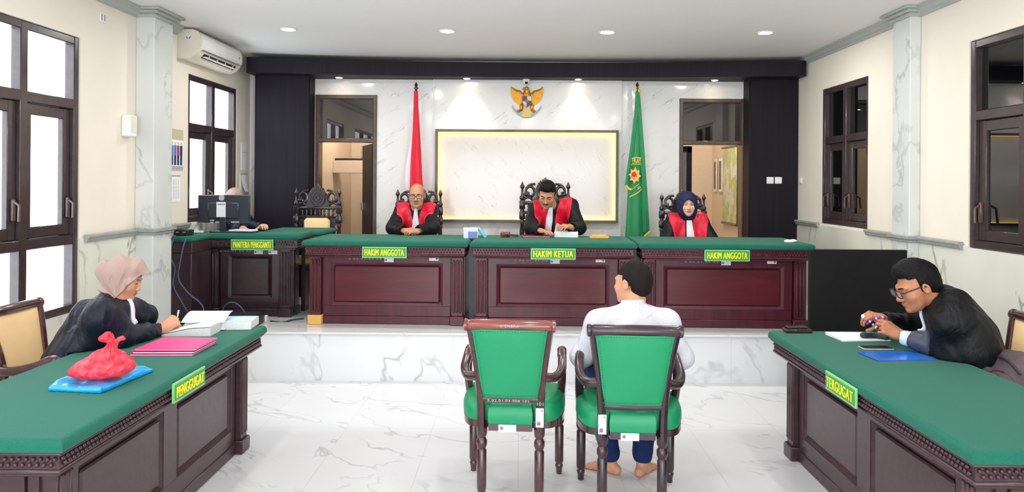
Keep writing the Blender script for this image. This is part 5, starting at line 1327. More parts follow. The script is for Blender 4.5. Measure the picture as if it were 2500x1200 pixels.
def glasses(t, M4, mat='black', w=0.026, hh=0.017, rt=0.0022):
    g = None
    b = MB()
    for sx in (-1, 1):
        pts = [M4 @ Vector((sx*0.033+w*math.copysign(abs(math.cos(a))**0.6, math.cos(a)), 0.112-0.25*abs(0.033*0+w*math.cos(a)*sx*0.12), 0.002+hh*math.copysign(abs(math.sin(a))**0.6, math.sin(a)))) for a in [2*PI*i/20 for i in range(20)]]
        b.tube(pts, rt, 6, closed=True)
        b.tube([M4 @ Vector(p) for p in ((sx*(0.033+w), 0.111, 0.008), (sx*0.072, 0.085, 0.010), (sx*0.079, 0.0, 0.010), (sx*0.078, -0.018, -0.004))], rt, 6)
    b.tube([M4 @ Vector(p) for p in ((-0.008, 0.112, 0.005), (0, 0.115, 0.007), (0.008, 0.112, 0.005))], 0.002, 6)
    g = b.build('glasses', mat, t, world=True)
    for sx in (-1, 1):
        b = MB(); b.lathe([(0.001, -0.0004), (w*0.95, -0.0004), (w*0.95, 0.0004), (0.001, 0.0004)], (0, 0, 0), 20, M4 @ Mt((sx*0.033, 0.112, 0.002)) @ XZ @ Matrix.Diagonal((1, hh/w, 1, 1))); b.build('lens', 'lens', g, world=True)
def shell(name, t, M4, add, mat, vox=0.004, post=None, it=1):
    S = SDF(vox); h = HS(S, M4); add(h); d = S.field()
    if post is not None:
        inv = np.array(M4.inverted()).astype(np.float32)
        hx = S.X*inv[0, 0]+S.Y*inv[0, 1]+S.Z*inv[0, 2]+inv[0, 3]; hy = S.X*inv[1, 0]+S.Y*inv[1, 1]+S.Z*inv[1, 2]+inv[1, 3]; hz = S.X*inv[2, 0]+S.Y*inv[2, 1]+S.Z*inv[2, 2]+inv[2, 3]
        d = post(d, hx, hy, hz, S)
    return npobj(name, [S.mesh(d)], [mat], t, None, it)
def mx(*a):
    r = a[0]
    for x in a[1:]: r = np.maximum(r, x)
    return r
def hair_short(t, M4, mat='hair', vol=0.008, top=0.0, name='hair', line=0.062, nape=-0.055, side=-0.02):
    def add(h):
        h.ell((0, -0.016, 0.032), (0.074+vol*0.8, 0.094+vol, 0.087+vol), 0.0)
        if top: h.ell((0, 0.01, 0.085+top*0.6), (0.062, 0.078, 0.045+top), 0.02); h.ell((0.01, 0.055, 0.088+top*0.6), (0.05, 0.030, 0.028), 0.02)
        h.ell((0, -0.06, -0.015), (0.064, 0.045+vol*0.6, 0.06), 0.02)
    def post(d, x, y, z, S):
        front = (y-0.058-0.30*(z-line))*0.9            # forehead hairline recedes upwards
        fz = np.where(z > line, y-0.086-top, front)
        low = np.where(y > 0.018, (line-0.012)-z, -1.0)
        ear = np.where(y > -0.03, side-z, nape-z)
        return mx(d, np.minimum(low, 1), ear*0.8, np.where(z < line, y-0.055, -1.0))+0.0022*fsin(S.X, S.Y, S.Z, 11, 170)
    return shell(name, t, M4, add, mat, 0.004, post)
def trunk_chunk(pelvis, chest, neck, shR, shL, elR, wrR, elL, wrL, hips, knees, ankles, k=1.0):
    S = SDF(0.011)
    S.cap(pelvis, chest, 0.105*k, 0.11*k, 0.03).cap(chest, neck, 0.09, 0.05, 0.03).cap(shR, shL, 0.045, k=0.03)
    for a, e, w in ((shR, elR, wrR), (shL, elL, wrL)): S.cap(a, e, 0.043, 0.036, 0.02).cap(e, w, 0.036, 0.026, 0.02)
    for hp, kn, an in zip(hips, knees, ankles): S.cap(hp, kn, 0.062, 0.048, 0.03).cap(kn, an, 0.046, 0.034, 0.02)
    return S.mesh(S.field())
def bodyobj(t, M4, skin, neck, chunks, female=False, ears=True, jaw=1.0, fat=0.0, vox=0.0032, nr=0.052, extra=None):
    S = SDF(vox); h = HS(S, M4); face(h, female, ears, jaw, fat)
    S.cap(h.P((0, -0.022, -0.05)), V3(neck), nr*h.s, (nr+0.008)*h.s, 0.02)
    if extra: extra(h)
    return npobj('body', [S.mesh(S.field())]+chunks, [skin, 'lip'], t, lipfn(M4), 1)
def hand_chunk(specs, vox=0.0026):
    out = []
    for kw in specs:
        S = SDF(vox); hand(S, **kw); out.append(S.mesh(S.field()))
    return out
def interp(u, pts):
    return np.interp(u, [p[0] for p in pts], [p[1] for p in pts]).astype(np.float32)
def robe(t, J, f, mat='robe', vox=0.007, rt=(0.165, 0.16), ra=(0.076, 0.074, 0.068, 0.058), rs=0.074, folds=0.006, seed=1, flat=0.72, legs=True, extra=None, name='robe', nhole=0.06, hollow=0.05, cut=None, armk=0.05, foldf=34, trim=None):
    S = SDF(vox); fz = (tuple(f), flat)
    S.cap(J['pelvis'], J['chest'], rt[0], rt[1], 0.05, flat=fz)
    S.cap(J['chest'], V3(J['neck'])+np.array((0, 0, -0.03)), rt[1]*0.8, 0.075, 0.06)
    S.cap(J['shR'], J['shL'], rs, k=0.05)
    if legs:
        for kn, an in zip(J['knees'], J['ankles']):
            S.cap(J['pelvis'], kn, rt[0]*0.75, 0.10, 0.05).cap(kn, an, 0.10, 0.10, 0.05)
    for sd in 'RL':
        S.cap(J['sh'+sd], J['el'+sd], ra[0], ra[1], armk).cap(J['el'+sd], J['wr'+sd], ra[2], ra[3], 0.03)
    if extra: extra(S)
    if hollow:
        for sd in 'RL':
            w = V3(J['wr'+sd]); e = V3(J['el'+sd]); dr = (w-e)/np.linalg.norm(w-e)
            S.ell(w+dr*(hollow*0.85), (hollow,)*3, None, 0.006, True)
    if nhole:
        nk = V3(J['neck']); hp = V3(J['head']); dr = (hp-nk)/np.linalg.norm(hp-nk)
        S.cap(nk+dr*0.035, nk+dr*0.2, nhole, nhole*1.25, 0.015, True)
    d = S.field(0.04)
    d = d+folds*fsin(S.X, S.Y, S.Z*0.45, seed, foldf)*np.float32(1)+folds*0.4*fsin(S.X, S.Y, S.Z*0.6, seed+20, foldf*2.3)
    if cut is not None: d = cut(S, d)
    mf = None
    if trim:
        w_, e_ = V3(J['wr'+trim[0]]), V3(J['el'+trim[0]]); L_ = np.linalg.norm(w_-e_); dv = (w_-e_)/L_
        mf = lambda c: ((((c-w_) @ dv) > -trim[1]) & (np.linalg.norm((c-w_)-((c-w_) @ dv)[:, None]*dv, axis=1) < 0.085) & (((c-w_) @ dv) < 0.08)).astype(int)
    o = npobj(name, [S.mesh(d)], [mat, trim[2]] if trim else [mat], t, mf, 1)
    return o, S, d
def loc_coords(S, o, f):
    r = Vector((f[0], f[1], 0)).cross(Vector((0, 0, 1)))
    x = (S.X-o[0])*r.x+(S.Y-o[1])*r.y+S.Z*0; y = (S.X-o[0])*f[0]+(S.Y-o[1])*f[1]+S.Z*0; u = S.Z-o[2]+S.X*0+S.Y*0
    return x.astype(np.float32), y.astype(np.float32), u.astype(np.float32)
def bib(t, S, d, o, f, wpts, gap, xc=((-1, 0), (1, 0)), off=0.007, ubot=-0.5, mat='redcloth', yback=-0.035, ymax=0.5):
    x, y, u = loc_coords(S, o, f)
    x = x-interp(u, xc)
    reg = mx(np.abs(x)-interp(u, wpts), interp(u, gap)-np.abs(x), -(y-yback), ubot-u, y-ymax)
    dd = np.maximum(d-off, reg)
    dd = np.maximum(dd, -(d+0.006))
    return npobj('red_bib', [S.mesh(dd)], [mat], t, None, 1)
def biggest(v, q):
    lab = np.arange(len(v))
    while True:
        m = lab[q].min(1); new = lab.copy()
        for k in range(4): np.minimum.at(new, q[:, k], m)
        new = new[new]
        if (new == lab).all(): break
        lab = new
    ids, cnt = np.unique(lab[q[:, 0]], return_counts=True); keep = lab[q[:, 0]] == ids[cnt.argmax()]
    return v, q[keep]
def jabot(t, S, d, o, f, cpts, wpts, off=0.013, utop=0.01, ubot=-0.4, mat='jabot', name='neck_band', ymax=0.6):
    x, y, u = loc_coords(S, o, f)
    pl = 0.002*np.sin(x*330)
    reg = mx(np.abs(x-interp(u, cpts))-interp(u, wpts), u-utop, ubot-u, -(y-0.0), y-ymax)
    dd = np.maximum(d-off+pl, reg); dd = np.maximum(dd, -(d+0.004))
    return npobj(name, [biggest(*S.mesh(dd))], [mat], t, None, 1)
def hijab(t, M4, mat, pin=True, visor=0.0, bun=0.0, folds=0.003, open_=(0.057, 0.083, -0.020), neckto=None, seed=3, vox=0.004, grow=0.0, plane=None):
    S = SDF(vox); h = HS(S, M4)
    h.ell((0, -0.015, 0.034), (0.090+grow, 0.108+grow, 0.100+grow), 0.0)
    h.ell((0, 0.020, -0.045), (0.084+grow, 0.078, 0.095), 0.03)
    h.ell((0, -0.045, -0.02), (0.080+grow, 0.075, 0.10), 0.03)
    if bun: h.ell((0, -0.095, 0.012), (0.062, 0.062+bun, 0.062), 0.03)
    if visor:
        h.cap((0, 0.055, 0.085), (0, 0.104+visor, 0.070), 0.056, 0.020, 0.03)
        for sx in (-1, 1): h.cap((0, 0.108+visor, 0.066), (sx*0.07, 0.06, 0.0), 0.010, 0.018, 0.02)
    if neckto is not None:
        h.S.cap(h.P((0, -0.01, -0.08)), V3(neckto), 0.080*h.s, 0.092*h.s, 0.04)
    h.ell((0, 0.115, open_[2]), (open_[0], 0.085, open_[1]), 0.008, True)
    d = S.field()
    inv = np.array(M4.inverted()).astype(np.float32)
    hx = S.X*inv[0, 0]+S.Y*inv[0, 1]+S.Z*inv[0, 2]+inv[0, 3]; hy = S.X*inv[1, 0]+S.Y*inv[1, 1]+S.Z*inv[1, 2]+inv[1, 3]; hz = S.X*inv[2, 0]+S.Y*inv[2, 1]+S.Z*inv[2, 2]+inv[2, 3]
    ang = np.arctan2(hz+0.11, hy-0.05)
    d = d+folds*(2*np.abs(np.sin(ang*7.5+hx*14+1.2*np.sin(hz*18)))-1)*np.clip((0.085-hy)/0.08, 0, 1)+folds*0.6*fsin(S.X, S.Y, S.Z, seed, 45)
    if plane: d = np.maximum(d, np.where(hz < plane[2], (hy-(plane[0]+plane[1]*(hz+0.11)))*0.9, -1.0).astype(np.float32))
    return npobj('headscarf', [S.mesh(d)], [mat], t, None, 1), S, d
CV = lambda p: V3(p)
def J_(**k): return {a: (V3(b) if not isinstance(b, list) else [V3(q) for q in b]) for a, b in k.items()}
def legs_of(pel, f, fl=PZ, kneeh=0.50, kneed=0.40):
    r = Vector((f[0], f[1], 0)).cross(Vector((0, 0, 1))); p = Vector(pel); fv = Vector((f[0], f[1], 0))
    K = [Vector((p.x, p.y, fl+kneeh))+r*s*0.10+fv*kneed for s in (1, -1)]; A = [Vector((k.x, k.y, fl+0.10))-fv*0.05 for k in K]
    return K, A
def slab(*boxes):
    def fn(S, d):
        for x0, x1, y0, y1, z0, z1 in boxes:
            b_ = np.minimum(np.minimum(np.minimum(S.X-x0, x1-S.X), np.minimum(S.Y-y0, y1-S.Y)), np.minimum(S.Z-z0, z1-S.Z))
            d = np.maximum(d, b_)
        return d
    return fn
BENCH = (-3, 3, 6.0, 7.44, 1.08, 1.193)
# ---- judge on the left: bald, glasses, hands clasped
f = (0, -1, 0)
t = thing('person', 'bald judge with glasses in red-fronted black robe with clasped hands', 'person', (at(1016, 520, 7.7).x, 7.7, PZ), group='three judges behind the bench')
hd = at(1018, 477, 7.58); Mh = headM(hd, (0.03, -1, 0), 0.10, 0.02, 1.04); pel = Vector((at(1018, 500, 7.78).x, 7.78, 1.0))
K, A = legs_of(pel, f)
J = J_(head=hd, neck=at(1017, 512, 7.66), shR=at(982, 515, 7.68), shL=at(1051, 515, 7.68), elR=at(960, 556, 7.50), elL=at(1056, 556, 7.48), wrR=at(983, 562, 7.35), wrL=at(1026, 562, 7.35), pelvis=pel, chest=at(1017, 548, 7.72), knees=K, ankles=A)
cur_ = ((0.55, 0.7, 0.4), (0.5, 0.75, 0.4), (0.5, 0.75, 0.4), (0.5, 0.7, 0.4))
hk = hand_chunk([dict(wrist=at(985, 563, 7.33), d=(1, -0.5, 0.12), back=(0.1, -0.55, 0.8), thumb=1, curls=cur_, arm=J['elR']*0.35+J['wrR']*0.65),
                 dict(wrist=at(1022, 564, 7.32), d=(-1, -0.55, 0.05), back=(-0.1, -0.6, 0.8), thumb=-1, curls=cur_, arm=J['elL']*0.35+J['wrL']*0.65)])
bodyobj(t, Mh, 'skinm', J['neck'], hk+[trunk_chunk(pel, J['chest'], J['neck'], J['shR'], J['shL'], J['elR'], J['wrR'], J['elL'], J['wrL'], [pel, pel], K, A)], fat=0.006, jaw=1.15)
ro, S, d = robe(t, J, f, cut=slab(BENCH, (-3, 3, 7.50, 8.1, 0.5, 0.915)), seed=1)
bib(t, S, d, J['neck'], f, ((-0.4, 0.11), (-0.2, 0.125), (-0.03, 0.19), (0.1, 0.21)), ((-0.4, 0.026), (-0.1, 0.03), (-0.02, 0.045), (0.05, 0.07)), xc=((-0.4, -0.005), (0, 0)), ymax=0.13)
jabot(t, S, d, J['neck'], f, ((-0.35, 0.006), (0, -0.004)), ((-0.35, 0.042), (-0.12, 0.034), (0.0, 0.016)), utop=0.03)
eyes(t, Mh, 0.8, True, browmat='greyhair'); glasses(t, Mh, 'bagdark')
shell('hair', t, Mh, lambda h: h.ell((0, -0.018, 0.028), (0.0765, 0.098, 0.085), 0.0), 'greyhair', 0.004, lambda d_, x, y, z, S_: mx(d_, z-0.055, -0.055-z, y-0.015)+0.001*fsin(S_.X, S_.Y, S_.Z, 4, 160))
b = MB(); b.tube([Mh @ Vector(p) for p in ((-0.02, 0.0975, -0.052), (0, 0.1025, -0.049), (0.02, 0.0975, -0.052))], 0.0026, 6); b.build('moustache', 'greyhair', t, world=True)
# ---- middle judge: looking down, leafing through papers
t = thing('person', 'middle judge with moustache in red-fronted black robe looking down at papers', 'person', (at(1350, 520, 7.6).x, 7.6, PZ), group='three judges behind the bench')
hd = at(1336, 474, 7.42); Mh = headM(hd, (-0.13, -1, 0), 0.50, -0.10, 1.08); pel = Vector((at(1340, 500, 7.78).x, 7.78, 1.02))
K, A = legs_of(pel, f)
J = J_(head=hd, neck=at(1347, 505, 7.55), shR=at(1309, 511, 7.58), shL=at(1392, 503, 7.58), elR=at(1297, 556, 7.38), elL=at(1414, 556, 7.40), wrR=at(1317, 561, 7.22), wrL=at(1397, 556, 7.18), pelvis=pel, chest=at(1348, 545, 7.64), knees=K, ankles=A)
hk = hand_chunk([dict(wrist=at(1318, 562, 7.20), d=(0.75, -0.8, -0.10), back=(0.1, -0.2, 1), thumb=1, curls=(0.12, 0.25, 0.2), spread=0.12, arm=J['elR']*0.35+J['wrR']*0.65),
                 dict(wrist=at(1395, 553, 7.16), d=(-0.8, -0.7, 0.10), back=(0.0, -0.45, 0.9), thumb=-1, curls=(0.5, 0.6, 0.4), spread=0.1, arm=J['elL']*0.35+J['wrL']*0.65)])
bodyobj(t, Mh, 'skinm', J['neck'], hk+[trunk_chunk(pel, J['chest'], J['neck'], J['shR'], J['shL'], J['elR'], J['wrR'], J['elL'], J['wrL'], [pel, pel], K, A)], fat=0.003)
ro, S, d = robe(t, J, f, cut=slab(BENCH, (-3, 3, 7.50, 8.1, 0.5, 0.955)), seed=2, rt=(0.175, 0.17), ra=(0.074, 0.07, 0.065, 0.055))
bib(t, S, d, J['neck'], f, ((-0.4, 0.15), (-0.2, 0.16), (-0.03, 0.185), (0.1, 0.21)), ((-0.4, 0.030), (-0.1, 0.036), (-0.02, 0.045), (0.05, 0.07)), xc=((-0.4, 0.02), (0, -0.005)), ymax=0.15)
jabot(t, S, d, J['neck'], f, ((-0.35, 0.05), (0, 0.012)), ((-0.35, 0.036), (-0.12, 0.034), (0.0, 0.02)), utop=0.0)
eyes(t, Mh, 0.45, True, True, skin='skinm')
hair_short(t, Mh, 'hair', 0.010, 0.006, line=0.066, side=-0.005)
b = MB(); b.tube([Mh @ Vector(p) for p in ((-0.026, 0.094, -0.056), (-0.012, 0.102, -0.050), (0, 0.1045, -0.049), (0.012, 0.102, -0.050), (0.026, 0.094, -0.056))], [0.003, 0.0045, 0.0045, 0.0045, 0.003], 6); b.build('moustache', 'hair', t, world=True)
# ---- judge on the right: navy headscarf
t = thing('person', 'judge in navy headscarf and red-fronted black robe looking straight ahead', 'person', (at(1678, 530, 7.66).x, 7.66, PZ), group='three judges behind the bench')
hd = at(1678, 500, 7.58); Mh = headM(hd, (-0.04, -1, 0), 0.02, 0.0, 0.98); pel = Vector((at(1678, 500, 7.74).x, 7.74, 0.98))
K, A = legs_of(pel, f)
J = J_(head=hd, neck=at(1679, 534, 7.64), shR=at(1643, 541, 7.66), shL=at(1712, 541, 7.66), elR=at(1629, 582, 7.58), elL=at(1736, 584, 7.56), wrR=at(1655, 612, 7.48), wrL=at(1705, 612, 7.48), pelvis=pel, chest=at(1679, 570, 7.68), knees=K, ankles=A)
hk = hand_chunk([dict(wrist=J['wrR'], d=(0.8, -0.6, -0.1), back=(0, -0.2, 1), thumb=1, curls=(0.2, 0.3, 0.2), arm=J['elR']*0.35+J['wrR']*0.65), dict(wrist=J['wrL'], d=(-0.8, -0.6, -0.1), back=(0, -0.2, 1), thumb=-1, curls=(0.2, 0.3, 0.2), arm=J['elL']*0.35+J['wrL']*0.65)], 0.004)
bodyobj(t, Mh, 'skinf', J['neck'], hk+[trunk_chunk(pel, J['chest'], J['neck'], J['shR'], J['shL'], J['elR'], J['wrR'], J['elL'], J['wrL'], [pel, pel], K, A)], True, False, 1.05, 0.009)
ro, S, d = robe(t, J, f, cut=slab(BENCH, (-3, 3, 7.50, 8.1, 0.5, 0.905)), seed=3, rt=(0.16, 0.16), ra=(0.072, 0.074, 0.07, 0.06))
bib(t, S, d, J['neck'], f, ((-0.4, 0.14), (-0.2, 0.155), (-0.08, 0.18), (-0.03, 0.20), (0.1, 0.21)), ((-0.4, 0.04), (-0.1, 0.036), (-0.02, 0.036), (0.05, 0.04)), off=0.009)
jabot(t, S, d, J['neck'], f, ((-0.35, -0.025), (0, 0.004)), ((-0.35, 0.05), (-0.12, 0.037), (0.0, 0.026)), utop=0.05, off=0.016)
hijab(t, Mh, 'hijabnavy', neckto=V3(J['neck'])+np.array((0, 0.02, -0.005)), open_=(0.062, 0.090, -0.024), seed=5, grow=0.016)
eyes(t, Mh, 0.95, True, bw=0.65)
# ---- woman in beige headscarf writing at the left desk
fb = Vector((0.98, 0.2, 0)).normalized()
t = thing('person', 'woman in beige headscarf and navy robe writing at the left desk', 'person', (-2.55, 4.2, 0))
hd = at(300, 680, 4.30); Mh = headM(hd, (0.985, 0.17, 0), 0.32, 0.0, 0.98); pel = Vector((-2.57, 4.24, 0.64))
K = [Vector((-2.30, 4.08, 0.52)), Vector((-2.32, 4.32, 0.52))]; A = [Vector((-2.30, 4.08, 0.08)), Vector((-2.32, 4.32, 0.08))]
J = J_(head=hd, neck=at(283, 738, 4.27), shR=at(247, 773, 4.12), shL=at(313, 763, 4.46), elR=at(296, 824, 4.20), elL=at(352, 768, 4.64), wrR=at(386, 807, 4.48), wrL=at(362, 778, 4.70), pelvis=pel, chest=at(245, 820, 4.26), knees=K, ankles=A)
hk = hand_chunk([dict(wrist=at(397, 801, 4.50), d=(0.14, 0.28, 0.12), back=(0.35, -0.75, 0.65), thumb=1, curls=((0.75, 0.7, 0.35), (0.85, 0.8, 0.4), (0.95, 0.9, 0.5), (1.0, 0.95, 0.5)), tb=(0.8, 0.35, -0.5, 0.4), s=1.12, arm=V3(at(372, 810, 4.44))),
                 dict(wrist=at(330, 786, 4.62), d=(-0.6, -0.5, -0.1), back=(0.3, -0.3, 0.9), thumb=-1, curls=(0.3, 0.5, 0.4), s=1.0, arm=V3(at(364, 783, 4.66)))])
bodyobj(t, Mh, 'skinw', J['neck'], hk+[trunk_chunk(pel, J['chest'], J['neck'], J['shR'], J['shL'], J['elR'], J['wrR'], J['elL'], J['wrL'], [pel, pel], K, A, 0.9)], True, False, 0.9, 0.0, 0.003)
def ex(S):
    S.cap(pel, V3(at(215, 775, 4.22)), 0.15, 0.10, 0.06)
    S.cap(V3(at(247, 773, 4.12)), V3(at(265, 740, 4.24)), 0.07, 0.075, 0.04)
    S.cap(V3(at(165, 880, 4.1)), V3(at(240, 800, 4.16)), 0.10, 0.09, 0.05)
ro, S, d = robe(t, J, fb, 'robenavy', 0.006, (0.165, 0.15), (0.08, 0.075, 0.068, 0.050), 0.072, 0.011, 8, 0.8, armk=0.09, extra=ex, nhole=0.05, hollow=0.04, cut=slab((-2.46, -1.5, 2.6, 4.9, 0.66, 0.773), (-2.87, -2.3, 3.9, 4.55, 0.3, 0.545)))
jabot(t, S, d, J['neck'], tuple(fb), ((-0.25, -0.015), (0, 0.00)), ((-0.25, 0.026), (-0.13, 0.032), (0.0, 0.016)), off=0.012, utop=0.02, ubot=-0.130, ymax=0.11)
hijab(t, Mh, 'hijab', visor=0.012, bun=0.014, folds=0.0065, plane=(0.018, 0.46, 0.055), open_=(0.064, 0.10, -0.030), neckto=V3(at(287, 735, 4.28)), seed=6, vox=0.0035, grow=0.0)
eyes(t, Mh, 0.5, True, True, bw=0.65, skin='skinw')
pw = at(431, 794, 4.62); o = MB().tube([at(429, 796, 4.62), at(436, 757, 4.60)], [0.0035, 0.0045], 8).tube([at(434.6, 765, 4.604), at(436, 757, 4.60)], 0.0055, 8).build('pen', 'paper'); tag(o, 'white pen held upright by the woman in beige headscarf', 'pen')
# ---- man with glasses at the right desk, purple beads in his hands
fb = Vector((-0.98, 0.2, 0)).normalized()
t = thing('person', 'man with glasses in black robe bending over the right desk', 'person', (2.55, 4.1, 0))
hd = at(2240, 697, 4.20); Mh = headM(hd, (-1, 0.06, 0), 0.40, 0.0, 1.14); pel = Vector((2.50, 4.14, 0.66))
K = [Vector((2.28, 4.25, 0.52)), Vector((2.26, 3.98, 0.52))]; A = [Vector((2.30, 4.25, 0.08)), Vector((2.28, 3.98, 0.08))]
J = J_(head=hd, neck=at(2290, 742, 4.20), shR=at(2265, 772, 4.46), shL=at(2318, 790, 4.02), elR=at(2222, 800, 4.66), elL=at(2316, 846, 4.10), wrR=at(2166, 782, 4.50), wrL=at(2232, 829, 4.20), pelvis=pel, chest=at(2345, 835, 4.12), knees=K, ankles=A)
hk = hand_chunk([dict(wrist=at(2158, 777, 4.46), d=(-0.9, -0.05, 0.22), back=(-0.15, -0.35, 0.9), thumb=1, curls=((0.75, 0.75, 0.4), (0.8, 0.8, 0.4), (0.85, 0.85, 0.4), (0.9, 0.85, 0.45)), tb=(0.6, 0.5, -0.7, 0.3), s=1.08, arm=J['elR']*0.4+J['wrR']*0.6),
                 dict(wrist=at(2196, 817, 4.28), d=(-0.86, 0.12, 0.42), back=(-0.25, -0.85, 0.45), thumb=-1, curls=((0.85, 0.9, 0.5), (0.95, 1.0, 0.5), (1.0, 1.0, 0.5), (1.0, 1.0, 0.5)), tb=(0.75, 0.35, -0.35, 0.5), s=1.12, arm=J['elL']*0.4+J['wrL']*0.6)])
bodyobj(t, Mh, 'skind', J['neck'], hk+[trunk_chunk(pel, J['chest'], J['neck'], J['shR'], J['shL'], J['elR'], J['wrR'], J['elL'], J['wrL'], [pel, pel], K, A, 1.1)], False, True, 1.1, 0.006, 0.003, 0.058)
def ex(S):
    P4 = [pel, at(2358, 855, 4.1), at(2352, 815, 4.12), at(2340, 780, 4.14), at(2322, 748, 4.17), at(2300, 730, 4.2)]
    R4 = [0.18, 0.175, 0.15, 0.115, 0.09, 0.08]
    for i in range(5): S.cap(P4[i], P4[i+1], R4[i], R4[i+1], 0.05)
    S.cap(at(2330, 778, 4.06), at(2362, 845, 4.05), 0.085, 0.12, 0.10).cap(at(2304, 750, 4.15), at(2330, 780, 4.06), 0.08, 0.082, 0.08)
    S.cap(at(2362, 850, 4.05), at(2322, 852, 4.06), 0.11, 0.075, 0.08)
ro, S, d = robe(t, J, fb, 'robe', 0.006, (0.17, 0.15), (0.072, 0.078, 0.074, 0.052), 0.072, 0.011, 14, 0.85, armk=0.10, extra=ex, nhole=0.068, hollow=0.042, trim=('L', 0.085, 'robetrim'), cut=slab((1.5, 2.42, 2.6, 4.9, 0.66, 0.773), (2.3, 2.87, 3.8, 4.4, 0.3, 0.545)))
jabot(t, S, d, J['neck'], tuple(fb), ((-0.3, 0.0), (0, 0.0)), ((-0.3, 0.04), (-0.1, 0.035), (0.0, 0.02)), utop=0.05, off=0.012, ubot=-0.15, name='shirt_front', ymax=0.115)
S = SDF(0.004); dr = (J['wrL']-J['elL'])/np.linalg.norm(J['wrL']-J['elL'])
S.cap(J['wrL']-dr*0.03, J['wrL']+dr*0.045, 0.045, 0.043, 0.0); S.ell(J['wrL']+dr*0.115, (0.052,)*3, None, 0.004, True); npobj('shirt_cuff', [S.mesh(S.field())], ['cuff'], t)
hair_short(t, Mh, 'hair', 0.010, 0.011, line=0.070, side=-0.018)
eyes(t, Mh, 0.5, True, True); glasses(t, Mh, 'bagdark', 0.028, 0.019, 0.0032)
rg = at(2141, 800, 4.20); b = MB(); b.box((0, 0, 0), (0.026, 0.010, 0.022), 0.004, Mt(rg, 0, 0.3, 0.2)); r1 = b.build('ring', 'chrome', t, world=True); b = MB(); b.box((0, -0.006, 0), (0.012, 0.004, 0.012), 0.002, Mt(rg, 0, 0.3, 0.2)); b.build('ring_stone', 'black', r1, world=True)
b = MB(); b.ell(at(2107, 772, 4.40), (0.011, 0.011, 0.014), 10, 8); b.build('finger_ring', 'white', t, world=True)
M['bead1'] = plain('purple_beads', (128, 50, 130), 0.25); M['bead2'] = plain('pale_pink_beads', (228, 170, 210), 0.25)
br = thing('bead_bracelet', 'purple and pink bead string held between the hands at the right desk', 'beads', at(2142, 780, 4.33))
P_ = smoothpath([at(2118, 790, 4.30), at(2124, 784, 4.28), at(2134, 778, 4.27), at(2144, 776, 4.27), at(2154, 774, 4.29), at(2160, 776, 4.33), at(2150, 784, 4.38), at(2132, 792, 4.38)], 2)
for i, p in enumerate(P_): MB().ell(p, (0.0078, 0.0078, 0.0078), 10, 6).build('bead', 'bead2' if i % 3 == 2 else 'bead1', br, world=True)
# ---- man in white shirt on the right green chair, seen from behind
f = (0, 1, 0)
t = thing('person', 'barefoot man in white shirt and jeans seated with his back to us', 'person', (0.64, 4.15, 0))
hd = at(1545, 690, 4.25); Mh = headM(hd, (-0.72, 0.70, 0), 0.02, 0.03, 1.06); pel = Vector((0.635, 4.05, 0.665))
K = [Vector((0.79, 4.50, 0.55)), Vector((0.46, 4.50, 0.55))]; A = [Vector((0.735, 4.36, 0.09)), Vector((0.545, 4.38, 0.09))]
J = J_(head=hd, neck=at(1547, 761, 4.20), shR=at(1626, 790, 4.22), shL=at(1464, 790, 4.22), elR=at(1664, 873, 4.24), elL=at(1420, 868, 4.24), wrR=at(1650, 876, 4.50), wrL=at(1440, 876, 4.52), pelvis=pel, chest=at(1546, 835, 4.16), knees=K, ankles=A)
hk = hand_chunk([dict(wrist=J['wrR'], d=(0, 1, -0.1), back=(0.3, 0, 1), thumb=1, curls=(0.3, 0.4, 0.3), arm=J['elR']*0.3+J['wrR']*0.7), dict(wrist=J['wrL'], d=(0, 1, -0.1), back=(-0.3, 0, 1), thumb=-1, curls=(0.3, 0.4, 0.3), arm=J['elL']*0.3+J['wrL']*0.7)], 0.0035)
S = SDF(0.0032)
for an, dr in ((A[0], Vector((0.55, 0.85, 0))), (A[1], Vector((-0.80, 0.62, 0)))):
    dr = dr.normalized(); n_ = Vector((-dr.y, dr.x, 0)); g = lambda a, b_, z: V3((an.x+dr.x*a+n_.x*b_, an.y+dr.y*a+n_.y*b_, z))
    S.cap(V3(an)+np.array((0, 0, 0.08)), g(-0.01, 0, 0.06), 0.038, 0.033, 0.02).cap(g(-0.045, 0, 0.030), g(0.06, 0, 0.034), 0.029, 0.030, 0.02).cap(g(0.03, 0.012, 0.032), g(0.13, 0.02, 0.020), 0.030, 0.018, 0.02).cap(g(0.03, -0.012, 0.03), g(0.12, -0.025, 0.018), 0.028, 0.016, 0.02)
    for i in range(5): S.cap(g(0.125-0.008*abs(i-1), 0.034-0.017*i, 0.014), g(0.172-0.011*i, 0.040-0.019*i, 0.011), 0.0105-0.0007*i, 0.009-0.0006*i, 0.005)
d = S.field(); d = np.maximum(d, 0.001-S.Z); ft_ = S.mesh(d)
bodyobj(t, Mh, 'skinw', J['neck'], hk+[ft_]+[trunk_chunk(pel, J['chest'], J['neck'], J['shR'], J['shL'], J['elR'], J['wrR'], J['elL'], J['wrL'], [pel+Vector((0.09, 0, -0.04)), pel+Vector((-0.09, 0, -0.04))], K, A, 1.0)], False, True, 1.0, 0.0, 0.003, 0.055)
def ex(S):
    S.cap(J['shR'], J['neck'], 0.07, 0.062, 0.04).cap(J['shL'], J['neck'], 0.07, 0.062, 0.04)
cM = Mt(V3(J['neck'])+np.array((-0.002, 0.002, 0.032)), -0.12, -0.03, 0)
b = MB(); b.lathe([(0.074, -0.020), (0.070, 0.0), (0.067, 0.034), (0.0645, 0.038), (0.061, 0.034), (0.063, -0.02)], (0, 0, 0), 32, cM, 0.95); b.build('collar', 'shirt', t, world=True, ang=70)
